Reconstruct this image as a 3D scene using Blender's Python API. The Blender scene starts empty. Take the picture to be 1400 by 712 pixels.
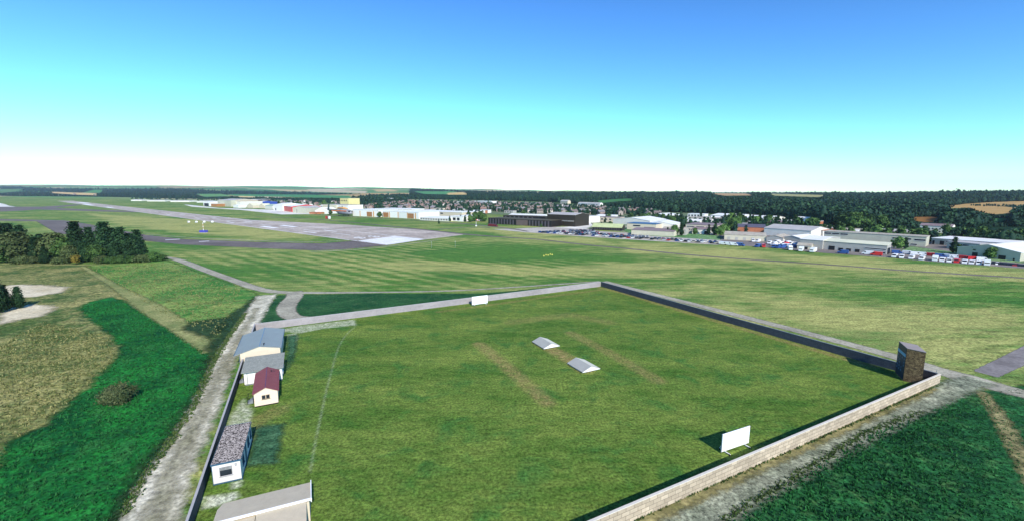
import bpy, math, random
import numpy as np
from mathutils import Vector, noise as mn
S = bpy.context.scene
COL = S.collection
R = math.radians
random.seed(7); rng = np.random.default_rng(7)

# ------------------------------------------------------------------ camera, sky, sun, exposure
F, CX, CY, HY, CH = 610.0, 700.0, 356.0, 262.0, 34.0
PITCH = math.atan((CY-HY)/F)
cam = bpy.data.cameras.new('camera'); camo = bpy.data.objects.new('camera', cam); COL.objects.link(camo)
cam.sensor_fit = 'HORIZONTAL'; cam.sensor_width = 36; cam.lens = F/1400*36
cam.clip_start = 0.5; cam.clip_end = 40000
camo.location = (0, 0, CH); camo.rotation_euler = (math.pi/2-PITCH, 0, 0)
S.camera = camo

SUN_EL, SUN_AZ = 35.0, 157.0          # azimuth clockwise from +Y
sd = Vector((math.sin(R(SUN_AZ))*math.cos(R(SUN_EL)), math.cos(R(SUN_AZ))*math.cos(R(SUN_EL)), math.sin(R(SUN_EL))))
sl = bpy.data.lights.new('sun', 'SUN'); sl.energy = 4.6; sl.angle = R(0.53); sl.color = (1, .95, .87)
so = bpy.data.objects.new('sun', sl); COL.objects.link(so)
so.rotation_euler = sd.to_track_quat('Z', 'Y').to_euler()
W = bpy.data.worlds.new('World'); S.world = W; W.use_nodes = True
nt = W.node_tree; nt.nodes.clear()
sky = nt.nodes.new('ShaderNodeTexSky'); sky.sky_type = 'NISHITA'; sky.sun_disc = False
sky.sun_elevation = R(SUN_EL); sky.sun_rotation = R(SUN_AZ); sky.altitude = 0
sky.air_density = 1.0; sky.dust_density = 0.0; sky.ozone_density = 3.0
gm = nt.nodes.new('ShaderNodeGamma'); gm.inputs[1].default_value = 1.5
hs = nt.nodes.new('ShaderNodeMix'); hs.data_type = 'RGBA'; hs.blend_type = 'MULTIPLY'; hs.inputs[0].default_value = 1; hs.inputs[7].default_value = (.67, 1.07, 1.25, 1)
bg = nt.nodes.new('ShaderNodeBackground'); bg.inputs[1].default_value = 0.062
wo = nt.nodes.new('ShaderNodeOutputWorld')
nt.links.new(sky.outputs[0], gm.inputs[0]); nt.links.new(gm.outputs[0], hs.inputs[6])
nt.links.new(hs.outputs[2], bg.inputs[0]); nt.links.new(bg.outputs[0], wo.inputs[0])
S.view_settings.view_transform = 'Standard'; S.view_settings.look = 'None'
S.view_settings.gamma = 1; S.view_settings.exposure = 0.36; S.view_settings.use_curve_mapping = False
S.render.engine = 'CYCLES'
S.cycles.max_bounces = 5; S.cycles.diffuse_bounces = 2; S.cycles.transparent_max_bounces = 16; S.cycles.volume_bounces = 0
S.cycles.use_denoising = True

# ------------------------------------------------------------------ measuring helpers
cp, sp = math.cos(PITCH), math.sin(PITCH)
def ray(px, py):
    u = (px-CX)/F; v = -(py-CY)/F
    return u, cp+v*sp, -sp+v*cp
def gp(px, py, z=0.0):
    a, b, c = ray(px, py); t = (z-CH)/c
    return (a*t, b*t)
def proj(x, y, z):
    d = y*cp-(z-CH)*sp; u = y*sp+(z-CH)*cp
    return CX+F*x/d, CY-F*u/d
_TY = np.array([0, 650, 1000, 1500, 2200, 3200, 5000, 8000, 14000], float)
_TC = np.array([-600, 0, 200, 400, 600, 800, 1000, 1200, 1400, 2000], float)
_TZ = np.array([
 [0,0,0,0,0,0,0,0,0,0],
 [0,0,0,0,0,0,0,0,2,3],
 [0,0,0,0,1,3,4,4,10,12],
 [0,0,0,0,4,7,13,14,27,34],
 [5,5,5,5,12,19,18,16,26,34],
 [18,18,18,13,24,30,17,15,22,30],
 [78,75,72,52,48,34,12,10,16,20],
 [150,152,139,120,85,34,6,4,8,10],
 [120,120,110,100,60,10,-10,-10,-10,-10]], float)
def hz(x, y):
    x = np.asarray(x, float); y = np.asarray(y, float)
    yy = np.clip(y, 1, 13999); c = np.clip(CX+F*x/(yy+5), -600, 1999.9)
    i = np.clip(np.searchsorted(_TY, yy, side='right')-1, 0, len(_TY)-2)
    j = np.clip(np.searchsorted(_TC, c, side='right')-1, 0, len(_TC)-2)
    fy = (yy-_TY[i])/(_TY[i+1]-_TY[i]); fc = (c-_TC[j])/(_TC[j+1]-_TC[j])
    z = (_TZ[i,j]*(1-fy)*(1-fc)+_TZ[i+1,j]*fy*(1-fc)+_TZ[i,j+1]*(1-fy)*fc+_TZ[i+1,j+1]*fy*fc)
    w = np.clip((yy-1400)/2500, 0, 1)
    z = z + w*(5*np.sin(x/310+yy/900)+4*np.sin(x/170-yy/520+1))*np.clip((yy-650)/500, 0, 1)
    return z
def back(px, py):
    """pixel arrays -> first hit on the terrain (x, y, z); nan where the sky is"""
    px = np.atleast_1d(np.asarray(px, float)); py = np.atleast_1d(np.asarray(py, float))
    Y = 30*(9000/30)**(np.linspace(0, 1, 420))
    a, b, c = ray(px, py)
    t = Y[None]/np.asarray(b)[:, None]
    X = np.asarray(a)[:, None]*t; Z = CH+np.asarray(c)[:, None]*t
    hit = Z < hz(X, np.broadcast_to(Y, X.shape))
    k = hit.argmax(1); ok = hit.any(1)
    r = np.arange(len(px)); x = X[r, k]; y = Y[k]
    k0 = np.maximum(k-1, 0)
    g0 = Z[r, k0]-hz(X[r, k0], Y[k0]); g1 = Z[r, k]-hz(X[r, k], Y[k])
    f = np.where(k > 0, g0/(g0-g1+1e-9), 1)
    x = X[r, k0]+(x-X[r, k0])*f; y = Y[k0]+(y-Y[k0])*f
    x = np.where(ok, x, np.nan); y = np.where(ok, y, np.nan)
    return x, y, hz(x, y)
def pt(px, py):
    x, y, z = back(px, py); return float(x[0]), float(y[0]), float(z[0])
def W_(pts, z=0): return [gp(a, b, z) for a, b in pts]
def inside(px, py, poly):
    px = np.asarray(px, float); py = np.asarray(py, float); r = np.zeros(px.shape, bool)
    n = len(poly)
    for i in range(n):
        x0, y0 = poly[i]; x1, y1 = poly[(i+1) % n]
        if y0 == y1: continue
        c = ((y0 > py) != (y1 > py)) & (px < (x1-x0)*(py-y0)/(y1-y0)+x0)
        r ^= c
    return r
def sdist(x, y, poly):
    """signed distance, positive inside"""
    d = np.full(x.shape, 1e9); n = len(poly)
    for i in range(n):
        x0, y0 = poly[i]; x1, y1 = poly[(i+1) % n]
        dx, dy = x1-x0, y1-y0; L = dx*dx+dy*dy+1e-12
        t = np.clip(((x-x0)*dx+(y-y0)*dy)/L, 0, 1)
        d = np.minimum(d, np.hypot(x-x0-t*dx, y-y0-t*dy))
    return np.where(inside(x, y, poly), d, -d)
def ldist(x, y, line):
    d = np.full(x.shape, 1e9)
    for (x0, y0), (x1, y1) in zip(line, line[1:]):
        dx, dy = x1-x0, y1-y0; L = dx*dx+dy*dy+1e-12
        t = np.clip(((x-x0)*dx+(y-y0)*dy)/L, 0, 1)
        d = np.minimum(d, np.hypot(x-x0-t*dx, y-y0-t*dy))
    return d

# ------------------------------------------------------------------ materials
class N:
    def __init__(s, name):
        s.m = bpy.data.materials.new(name); s.m.use_nodes = True; s.t = s.m.node_tree; s.t.nodes.clear()
        s.out = s.n('OutputMaterial'); s.b = s.n('BsdfPrincipled'); s.l(s.b.outputs[0], s.out.inputs[0])
        s.b.inputs['Specular IOR Level'].default_value = .3
    def n(s, k): return s.t.nodes.new('ShaderNode'+k)
    def l(s, a, b): s.t.links.new(a, b)
    def pos(s, obj=False, scale=(1, 1, 1), rot=0):
        if obj: o = s.n('TexCoord').outputs['Object']
        else: o = s.n('NewGeometry').outputs['Position']
        mp = s.n('Mapping'); mp.inputs['Scale'].default_value = scale; mp.inputs['Rotation'].default_value = (0, 0, rot)
        mp.vector_type = 'TEXTURE' if False else 'POINT'
        s.l(o, mp.inputs[0]); return mp.outputs[0]
    def noise(s, vec, scale, detail=4, rough=.55, dist=0):
        q = s.n('TexNoise'); q.inputs['Scale'].default_value = scale; q.inputs['Detail'].default_value = detail
        q.inputs['Roughness'].default_value = rough; q.inputs['Distortion'].default_value = dist
        s.l(vec, q.inputs['Vector']); return q.outputs['Fac']
    def mr(s, v, a, b, c=0, d=1):
        q = s.n('MapRange'); s.l(v, q.inputs[0])
        for i, k in enumerate((a, b, c, d)): q.inputs[i+1].default_value = k
        return q.outputs[0]
    def mix(s, fac, a, b, mode='MIX'):
        q = s.n('Mix'); q.data_type = 'RGBA'; q.blend_type = mode
        for sock, v in ((q.inputs[0], fac), (q.inputs[6], a), (q.inputs[7], b)):
            if isinstance(v, (int, float)): sock.default_value = v
            elif isinstance(v, tuple): sock.default_value = (*v, 1) if len(v) == 3 else v
            else: s.l(v, sock)
        return q.outputs[2]
    def math(s, op, a, b=0, clamp=False):
        q = s.n('Math'); q.operation = op; q.use_clamp = clamp
        for i, v in enumerate((a, b)):
            if isinstance(v, (int, float)): q.inputs[i].default_value = v
            else: s.l(v, q.inputs[i])
        return q.outputs[0]
    def attr(s, name):
        q = s.n('Attribute'); q.attribute_name = name; return q
    def gain(s, col, v):
        q = s.n('VectorMath'); q.operation = 'SCALE'; s.l(col, q.inputs[0]) if not isinstance(col, tuple) else None
        if isinstance(col, tuple): q.inputs[0].default_value = col[:3]
        s.l(v, q.inputs['Scale']); return q.outputs[0]
    def bump(s, h, strength=.3, dist=.1):
        q = s.n('Bump'); q.inputs['Strength'].default_value = strength; q.inputs['Distance'].default_value = dist
        s.l(h, q.inputs['Height']); s.l(q.outputs[0], s.b.inputs['Normal'])
    def fade(s, soft, amp, nscale):
        """ragged edge from the sheet's own distance-to-edge attribute"""
        e = s.attr('edge').outputs['Fac']; nz = s.noise(s.pos(), nscale, 4, .65)
        v = s.math('ADD', e, s.math('MULTIPLY', s.math('SUBTRACT', nz, .5), amp*2))
        a = s.mr(v, -soft*.5, soft*.5)
        s.l(a, s.b.inputs['Alpha'])

def grassy(name, A, B, C=None, big=.03, mid=.35, fine=3.2, bal=(.4, .62), stretch=None, rot=0, fade=None, stripes=None, wear=None, contrast=1.0):
    s = N(name)
    p = s.pos(); ps = s.pos(scale=stretch, rot=rot) if stretch else p
    nb = s.noise(ps, big, 5, .6); nm = s.noise(ps, mid, 5, .65, .4); nf = s.noise(p, fine, 5, .75)
    v = s.math('ADD', s.math('MULTIPLY', nb, .62), s.math('MULTIPLY', nm, .38))
    if stripes:
        w = s.n('TexWave'); w.wave_type = 'BANDS'; w.bands_direction = 'X'
        w.inputs['Scale'].default_value = stripes[0]; w.inputs['Distortion'].default_value = 3; w.inputs['Detail'].default_value = 3
        w.inputs['Detail Scale'].default_value = .6
        s.l(s.pos(rot=stripes[1]), w.inputs['Vector'])
        msk = s.attr('stripe').outputs['Fac'] if stripes[3] else 1.0
        v = s.math('ADD', v, s.math('MULTIPLY', s.math('MULTIPLY', s.math('SUBTRACT', w.outputs['Fac'], .5), stripes[2]), msk))
    f = s.mr(v, *bal)
    col = s.mix(f, A, B)
    if C:
        nc = s.noise(p, big*2.3, 4, .6, .5); col = s.mix(s.mr(nc, .52, .68, 0, .85), col, C)
    if wear:
        wa = s.attr('wear').outputs['Fac']; wn = s.noise(p, .9, 5, .7)
        col = s.mix(s.math('MULTIPLY', wa, s.mr(wn, .3, .62, .15, 1.1), True), col, wear)
        pa = s.attr('pale').outputs['Fac']
        col = s.mix(s.math('MULTIPLY', pa, s.mr(wn, .35, .6, .25, 1.0), True), col, (.5, .52, .38))
    k = s.mr(nf, .38, .63, 1-.62*contrast, 1+.72*contrast)
    k2 = s.mr(s.noise(s.pos(scale=(.7, 1.3, 1), rot=R(-35)), fine*.32, 5, .75, .3), .36, .64, 1-.30*contrast, 1+.30*contrast)
    col = s.gain(s.gain(col, k), k2)
    s.l(col, s.b.inputs['Base Color']); s.b.inputs['Roughness'].default_value = .95
    s.b.inputs['Specular IOR Level'].default_value = .08
    s.bump(nf, .35, .12)
    if fade: s.fade(*fade)
    return s.m, s

def pav(name, A, B, big=.08, fine=2.5, rough=.9, fade=None, cracks=False, contrast=.5):
    s = N(name); p = s.pos()
    nb = s.noise(p, big, 5, .62, .3); nf = s.noise(p, fine, 5, .75)
    col = s.mix(s.mr(nb, .35, .65), A, B)
    col = s.gain(col, s.mr(nf, .35, .66, 1-contrast, 1+contrast)); col = s.gain(col, s.mr(s.noise(p, fine*.22, 5, .7), .35, .65, 1-contrast*.45, 1+contrast*.4))
    s.l(col, s.b.inputs['Base Color']); s.b.inputs['Roughness'].default_value = rough
    s.b.inputs['Specular IOR Level'].default_value = .15
    s.bump(nf, .2, .05)
    if fade: s.fade(*fade)
    return s.m

def flat(name, A, var=.25, scale=.6, rough=.8, metal=0, bumps=0, wave=None, B=None):
    s = N(name); p = s.pos(obj=True)
    nf = s.noise(p, scale, 6, .7)
    col = s.mix(s.mr(nf, .3, .7), tuple(c*(1-var) for c in A), tuple(min(c*(1+var), .95) for c in A))
    if B: col = s.mix(s.mr(s.noise(p, scale*3, 5, .7), .5, .68), col, B)
    if wave:
        w = s.n('TexWave'); w.bands_direction = wave[1]; w.inputs['Scale'].default_value = wave[0]; w.inputs['Distortion'].default_value = 0
        s.l(p, w.inputs['Vector']); s.bump(w.outputs['Fac'], .5, .06)
        col = s.gain(col, s.mr(w.outputs['Fac'], 0, 1, 1-wave[2], 1+wave[2]))
    elif bumps: s.bump(s.noise(p, scale*8, 4, .7), bumps, .05)
    s.l(col, s.b.inputs['Base Color']); s.b.inputs['Roughness'].default_value = rough; s.b.inputs['Metallic'].default_value = metal
    return s.m

def brick(name, A, B, mortar, w, h, off=.5, ms=.02, var=.3, bumpk=.6):
    s = N(name); tc = s.n('TexCoord'); sx = s.n('SeparateXYZ'); s.l(tc.outputs['Object'], sx.inputs[0])
    cx = s.n('CombineXYZ'); s.l(sx.outputs['X'], cx.inputs['X']); s.l(sx.outputs['Z'], cx.inputs['Y'])
    b = s.n('TexBrick'); s.l(cx.outputs[0], b.inputs['Vector'])
    b.inputs['Color1'].default_value = (*A, 1); b.inputs['Color2'].default_value = (*B, 1); b.inputs['Mortar'].default_value = (*mortar, 1)
    b.inputs['Scale'].default_value = 1; b.inputs['Mortar Size'].default_value = ms; b.inputs['Mortar Smooth'].default_value = .3
    b.inputs['Bias'].default_value = -.1; b.inputs['Brick Width'].default_value = w; b.inputs['Row Height'].default_value = h; b.offset = off
    nz = s.noise(tc.outputs['Object'], 1.3, 6, .75); nl = s.noise(tc.outputs['Object'], .13, 4, .6)
    col = s.gain(s.gain(b.outputs['Color'], s.mr(nz, .25, .75, 1-var, 1+var)), s.mr(nl, .3, .7, .85, 1.12))
    s.l(col, s.b.inputs['Base Color']); s.b.inputs['Roughness'].default_value = .9
    s.bump(b.outputs['Fac'], -bumpk, .03)
    return s.m

def leafmat(name, A, B, rough=.7):
    s = N(name); a = s.attr('tone').outputs['Fac']; oi = s.n('ObjectInfo').outputs['Random']
    col = s.mix(a, A, B)
    col = s.gain(col, s.mr(oi, 0, 1, .75, 1.25))
    s.l(col, s.b.inputs['Base Color']); s.b.inputs['Roughness'].default_value = rough; s.b.inputs['Specular IOR Level'].default_value = .15
    return s.m

# ------------------------------------------------------------------ mesh helpers
def link(o, parent=None):
    COL.objects.link(o)
    if parent is not None: o.parent = parent
    return o
def meshobj(name, v, f, mats, parent=None, smooth=False, midx=None):
    me = bpy.data.meshes.new(name)
    v = np.asarray(v, np.float32); 
    if isinstance(f, np.ndarray):
        k = f.shape[1]; me.vertices.add(len(v)); me.vertices.foreach_set('co', v.ravel())
        me.loops.add(f.size); me.loops.foreach_set('vertex_index', f.ravel().astype(np.int32))
        me.polygons.add(len(f)); me.polygons.foreach_set('loop_start', np.arange(0, f.size, k, dtype=np.int32))
        me.update(calc_edges=True)
    else:
        me.from_pydata([tuple(map(float, q)) for q in v], [], f); me.update()
    for m in (mats if isinstance(mats, (list, tuple)) else [mats]): me.materials.append(m)
    if midx is not None: me.polygons.foreach_set('material_index', np.asarray(midx, np.int32))
    if smooth: me.shade_smooth()
    o = bpy.data.objects.new(name, me); return link(o, parent)
def fattr(o, name, vals, dom='POINT'):
    a = o.data.attributes.new(name, 'FLOAT', dom); a.data.foreach_set('value', np.asarray(vals, np.float32))
def tag(o, label, cat, group=None, kind=None):
    if label: o['label'] = label
    if cat: o['category'] = cat
    if group: o['group'] = group
    if kind: o['kind'] = kind
    return o
def structure(o, label=None):
    o['kind'] = 'structure'
    if label: o['label'] = label
    return o
def empty(name, loc, az=0, label=None, cat=None, group=None):
    o = bpy.data.objects.new(name, None); o.empty_display_size = .3; link(o)
    o.location = loc; o.rotation_euler = (0, 0, az); return tag(o, label, cat, group)
_used = {}
def dup(src, loc, rz, label=None, group=None, scale=None, mats=None):
    r = src.copy(); COL.objects.link(r); r.location = loc; r.rotation_euler = (0, 0, rz)
    if scale is not None: r.scale = scale
    if label: r['label'] = label
    if group: r['group'] = group
    for ch in _kids[src.name]:
        c = ch.copy(); COL.objects.link(c); c.parent = r
        for g in _kids.get(ch.name, []):
            d = g.copy(); COL.objects.link(d); d.parent = c
    return r
_kids = {}
def remember(o):
    _kids[o.name] = list(o.children)
    for c in o.children: _kids[c.name] = list(c.children)
    return o
def first_or_dup(proto, state={}, **k):
    """the prototype itself is used for the first placement"""
    if proto.name not in state:
        state[proto.name] = 1
        proto.location = k['loc']; proto.rotation_euler = (0, 0, k['rz'])
        if k.get('scale') is not None: proto.scale = k['scale']
        if k.get('label'): proto['label'] = k['label']
        if k.get('group'): proto['group'] = k['group']
        return proto
    return dup(proto, **k)

class MB:
    def __init__(s): s.v = []; s.f = []; s.m = []
    def quad(s, a, b, c, d, m=0):
        i = len(s.v); s.v += [a, b, c, d]; s.f.append((i, i+1, i+2, i+3)); s.m.append(m)
    def poly(s, pts, m=0):
        i = len(s.v); s.v += list(pts); s.f.append(tuple(range(i, i+len(pts)))); s.m.append(m)
    def box(s, x0, x1, y0, y1, z0, z1, m=0):
        i = len(s.v)
        s.v += [(x0,y0,z0),(x1,y0,z0),(x1,y1,z0),(x0,y1,z0),(x0,y0,z1),(x1,y0,z1),(x1,y1,z1),(x0,y1,z1)]
        for q in ((0,3,2,1),(4,5,6,7),(0,1,5,4),(1,2,6,5),(2,3,7,6),(3,0,4,7)): s.f.append(tuple(i+k for k in q)); s.m.append(m)
    def prism(s, prof, axis, a, b, m=0):
        """profile (p, z) extruded along axis x or y from a to b"""
        i = len(s.v); n = len(prof)
        for t in (a, b):
            for p, z in prof: s.v.append((t, p, z) if axis == 'x' else (p, t, z))
        s.f.append(tuple(i+k for k in range(n))); s.f.append(tuple(i+n+k for k in range(n-1, -1, -1))); s.m += [m, m]
        for k in range(n):
            q = (k+1) % n; s.f.append((i+k, i+n+k, i+n+q, i+q)); s.m.append(m)
    def tube(s, p, q, r0, r1=None, n=8, m=0):
        r1 = r0 if r1 is None else r1
        p = Vector(p); q = Vector(q); d = (q-p).normalized(); a = d.orthogonal().normalized(); b = d.cross(a); i = len(s.v)
        for c, r in ((p, r0), (q, r1)):
            for k in range(n):
                t = 2*math.pi*k/n; w = c+a*(r*math.cos(t))+b*(r*math.sin(t)); s.v.append(tuple(w))
        for k in range(n):
            j = (k+1) % n; s.f.append((i+k, i+j, i+n+j, i+n+k)); s.m.append(m)
        s.f.append(tuple(i+k for k in range(n-1, -1, -1))); s.f.append(tuple(i+n+k for k in range(n))); s.m += [m, m]
    def obj(s, name, mats, parent=None, bevel=0, smooth=False):
        o = meshobj(name, s.v, s.f, mats, parent, smooth, s.m)
        import bmesh
        bm = bmesh.new(); bm.from_mesh(o.data); bmesh.ops.recalc_face_normals(bm, faces=bm.faces)
        bm.to_mesh(o.data); bm.free()
        if bevel:
            md = o.modifiers.new('bevel', 'BEVEL'); md.width = bevel; md.segments = 2; md.limit_method = 'ANGLE'
        return o

def sheet(name, poly, res, z, mat, margin=1.0, attrs=None, holes=()):
    """ground-cover sheet: grid cells round a polygon, with distance-to-edge kept per vertex"""
    p = np.array(poly); x0, y0 = p.min(0)-margin-res; x1, y1 = p.max(0)+margin+res
    nx = int((x1-x0)/res)+2; ny = int((y1-y0)/res)+2
    X, Y = np.meshgrid(x0+np.arange(nx)*res, y0+np.arange(ny)*res)
    d = sdist(X, Y, poly)
    keep = np.maximum.reduce([d[:-1, :-1], d[1:, :-1], d[:-1, 1:], d[1:, 1:]]) > -margin
    jj, ii = np.nonzero(keep)
    q = np.stack([jj*nx+ii, jj*nx+ii+1, (jj+1)*nx+ii+1, (jj+1)*nx+ii], 1)
    u, inv = np.unique(q.ravel(), return_inverse=True)
    xs = X.ravel()[u]; ys = Y.ravel()[u]
    o = meshobj(name, np.stack([xs, ys, hz(xs, ys)+z], 1), inv.reshape(-1, 4).astype(np.int32), mat)
    fattr(o, 'edge', d.ravel()[u])
    for k, fn in (attrs or {}).items(): fattr(o, k, fn(xs, ys))
    return structure(o)
def smoothline(pts, it=2):
    pts = [tuple(p) for p in pts]
    for _ in range(it):
        q = [pts[0]]
        for a, b in zip(pts, pts[1:]):
            q.append(tuple(a[i]*.75+b[i]*.25 for i in range(len(a)))); q.append(tuple(a[i]*.25+b[i]*.75 for i in range(len(a))))
        q.append(pts[-1]); pts = q
    return pts
def ribbon(name, line, z, mat, margin=.6, step=2.0, smooth=2):
    """track along a centre line of (x, y, width); per-vertex distance to its edge"""
    line = smoothline(line, smooth) if smooth else line
    out = []
    for a, b in zip(line, line[1:]):
        n = max(1, int(math.hypot(b[0]-a[0], b[1]-a[1])/step))
        for k in range(n): out.append(tuple(a[i]+(b[i]-a[i])*k/n for i in range(3)))
    out.append(line[-1]); P = np.array(out)
    T = np.gradient(P[:, :2], axis=0); T /= np.linalg.norm(T, axis=1)[:, None]+1e-9; Nn = np.stack([-T[:, 1], T[:, 0]], 1)
    V = []; E_ = []
    offs = [-1, -.5, 0, .5, 1]
    for i in range(len(P)):
        hw = P[i, 2]/2
        for o_ in offs:
            t = o_*(hw+margin); V.append((P[i, 0]+Nn[i, 0]*t, P[i, 1]+Nn[i, 1]*t, z)); E_.append(hw-abs(t))
    V = np.array(V); V[:, 2] += hz(V[:, 0], V[:, 1]); k = len(offs)
    f = np.array([(i*k+j+1, i*k+j, (i+1)*k+j, (i+1)*k+j+1) for i in range(len(P)-1) for j in range(k-1)], np.int32)
    o = meshobj(name, V, f, mat); fattr(o, 'edge', E_); return structure(o)

# ------------------------------------------------------------------ ground
FIELD = [(-24.3, 22.5), (76.5, 75.9), (32.3, 159.0), (-63.5, 106.8)]
FOREST = [  # pixel outlines of the wooded ground (for the base of the trees)
 [(560,258),(640,262),(700,264),(800,264),(1400,262),(1460,262),(1460,331),(1400,329),(1330,326),(1290,321),(1240,322),(1200,316),(1120,307),(1060,299),(1000,294),(960,292),(900,290),(860,285),(800,280),(740,276),(640,273.5),(560,272.5),(500,271),(500,268.5),(560,268)],
 [(0,262.5),(70,263),(130,264),(150,266),(190,264),(190,270.5),(140,269.5),(60,268.8),(0,268.5)],
 [(0,254.5),(60,257.5),(130,258.5),(240,258),(290,261),(440,264),(500,266),(420,267),(300,267),(190,268),(150,266),(113,264),(60,262),(0,260)],
 [(190,268),(300,268.5),(340,270.5),(430,271.5),(500,271),(500,275),(470,278),(430,277),(380,273.5),(300,272.5),(190,271)],
 [(470,278),(500,271),(560,272.5),(560,277),(520,282),(480,284)],
]
CLEAR = [  # fields seen as gaps in the woods: (outline, colour)
 ([(1290,283),(1320,279),(1360,276.5),(1410,275),(1460,274.5),(1460,279.5),(1400,281.5),(1360,282),(1330,284),(1300,285.5)], (.42,.27,.10)),
 ([(1322,285),(1345,281),(1395,284.5),(1388,291),(1362,293.5),(1345,291.5)], (.42,.27,.10)),
 ([(1242,297),(1290,296.5),(1291,304),(1262,304),(1243,300)], (.26,.13,.04)),
 ([(1350,298.5),(1381,298.5),(1383,304),(1352,304)], (.04,.14,.03)),
 ([(812,275),(840,272.5),(866,271.5),(866,274.5),(840,276),(822,278)], (.05,.16,.04)),
 ([(970,264.4),(1020,264.8),(1030,267.5),(990,268)], (.42,.27,.12)),
 ([(1050,265),(1130,267),(1120,270),(1060,268)], (.32,.30,.12)),
 ([(113,264),(128,259.8),(140,259.8),(138,264)], (.07,.22,.06)),
 ([(70,262.6),(95,263.5),(133,264.5),(132,267.4),(105,266.6),(72,264.4)], (.6,.42,.18)),
 ([(0,259),(32,258.5),(20,262.5),(0,264)], (.10,.2,.07)),
 ([(268,265.5),(302,265.5),(320,268.5),(280,269.5)], (.12,.27,.08)),
 ([(325,267.5),(346,267.7),(346,270),(327,270)], (.6,.48,.2)),
 ([(310,266),(420,266.5),(480,268),(480,271),(400,270),(320,268)], (.06,.22,.07)),
 ([(420,259),(500,261.5),(500,264.5),(425,262.5)], (.5,.42,.26)),
 ([(510,259),(535,259),(545,262),(515,262.5)], (.5,.36,.16)),
 ([(565,262),(620,262),(640,266.5),(580,265.5)], (.07,.24,.07)),
 ([(612,264),(634,263),(640,266.4),(612,266.6)], (.58,.4,.15)),
]
def build_ground():
    ys = np.concatenate([np.linspace(-160, 40, 12), 44*(8700/44)**np.linspace(0, 1, 520)])
    us = np.linspace(-1.75, 1.75, 620)
    Y, U = np.meshgrid(ys, us, indexing='ij')
    X = U*(np.maximum(Y, 0)+140)
    Z = hz(X, Y)
    ny, nx = X.shape
    ix = np.arange(ny*nx).reshape(ny, nx)
    f = np.stack([ix[:-1, :-1], ix[:-1, 1:], ix[1:, 1:], ix[1:, :-1]], -1).reshape(-1, 4)
    s = N('airfield_turf'); p = s.pos()
    ps = s.pos(scale=(.55, 1.6, 1), rot=R(-12))
    nb = s.noise(ps, .018, 6, .62, .4); nm = s.noise(ps, .16, 6, .68, .4); nf = s.noise(p, 1.9, 5, .8)
    v = s.math('ADD', s.math('MULTIPLY', nb, .55), s.math('MULTIPLY', nm, .45))
    w = s.n('TexWave'); w.bands_direction = 'X'; w.inputs['Scale'].default_value = .042; w.inputs['Distortion'].default_value = 1.6
    w.inputs['Detail'].default_value = 4; w.inputs['Detail Scale'].default_value = 1.2
    s.l(s.pos(rot=R(-49.5)), w.inputs['Vector'])
    v = s.math('ADD', v, s.math('MULTIPLY', s.math('SUBTRACT', w.outputs['Fac'], .5), s.math('MULTIPLY', s.attr('stripe').outputs['Fac'], .10)))
    v = s.math('ADD', v, s.math('MULTIPLY', s.attr('dry').outputs['Fac'], .22))
    col = s.mix(s.mr(v, .44, .60), (.075, .175, .030), (.33, .335, .11))
    col = s.mix(s.mr(s.noise(ps, .05, 5, .65), .5, .68, 0, .8), col, (.040, .135, .026))
    col = s.gain(col, s.mr(nf, .38, .63, .45, 1.6)); col = s.gain(col, s.mr(s.noise(ps, .4, 5, .75), .36, .64, .68, 1.32))
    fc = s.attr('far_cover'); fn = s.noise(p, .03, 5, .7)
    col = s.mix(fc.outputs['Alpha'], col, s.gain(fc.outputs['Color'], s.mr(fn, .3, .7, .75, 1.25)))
    s.l(col, s.b.inputs['Base Color']); s.b.inputs['Roughness'].default_value = .95; s.b.inputs['Specular IOR Level'].default_value = .05
    s.bump(nf, .35, .15)
    o = meshobj('ground', np.stack([X, Y, Z], -1).reshape(-1, 3), f.astype(np.int32), s.m)
    x = X.ravel(); y = Y.ravel(); z = Z.ravel()
    PX, PY = proj(x, np.maximum(y, 1), z)
    # far patchwork of fields
    col = np.zeros((len(x), 4), np.float32)
    far = y > 380
    sx = rng.uniform(-9000, 9000, 900); sy = rng.uniform(700, 12500, 900)
    pal = np.array([(.09,.21,.06),(.06,.17,.05),(.12,.25,.08),(.2,.27,.1),(.5,.4,.2),(.42,.3,.13),(.05,.15,.05),(.3,.3,.13),(.55,.47,.3),(.10,.22,.08)])
    pc = pal[rng.integers(0, len(pal), 900)]
    fi = np.nonzero(far)[0]
    best = np.zeros(len(fi), int)
    for a in range(0, len(fi), 20000):
        q = fi[a:a+20000]
        d = (x[q, None]-sx[None])**2+((y[q, None]-sy[None])*.8)**2
        best[a:a+20000] = d.argmin(1)
    base = pc[best]
    near = np.clip((y[fi]-1500)/700, 0, 1)[:, None]
    base = np.array([.10, .16, .06])*(1-near)+base*near
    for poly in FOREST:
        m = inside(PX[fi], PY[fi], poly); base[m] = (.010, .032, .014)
    town = [(520,277),(560,273.5),(740,277),(860,285),(1000,296),(1120,312),(1300,328),(1300,334),(1000,312),(900,304),(800,300),(640,291),(500,286)]
    m = inside(PX[fi], PY[fi], town); base[m] = (.13, .17, .09)
    for poly, c in CLEAR:
        m = inside(PX[fi], PY[fi], poly); base[m] = c
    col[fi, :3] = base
    # the airfield turf runs on to the far end of the runway before the fields start
    lim = np.interp(PX, [-600, 0, 260, 420, 520, 640, 800, 1400], [269.5, 269.5, 273, 280, 287, 293, 297, 330])
    col[:, 3] = np.where(far, np.clip((lim-PY)/.8+.5, 0, 1), 0)
    a = o.data.attributes.new('far_cover', 'FLOAT_COLOR', 'POINT'); a.data.foreach_set('color', col.ravel())
    st = sdist(x, y, W_([(225,345),(420,343),(640,322),(830,345),(820,384),(640,394),(500,396),(400,394),(330,378)]))
    fattr(o, 'stripe', np.clip(st/25+.3, 0, 1)*.9+.1)
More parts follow.
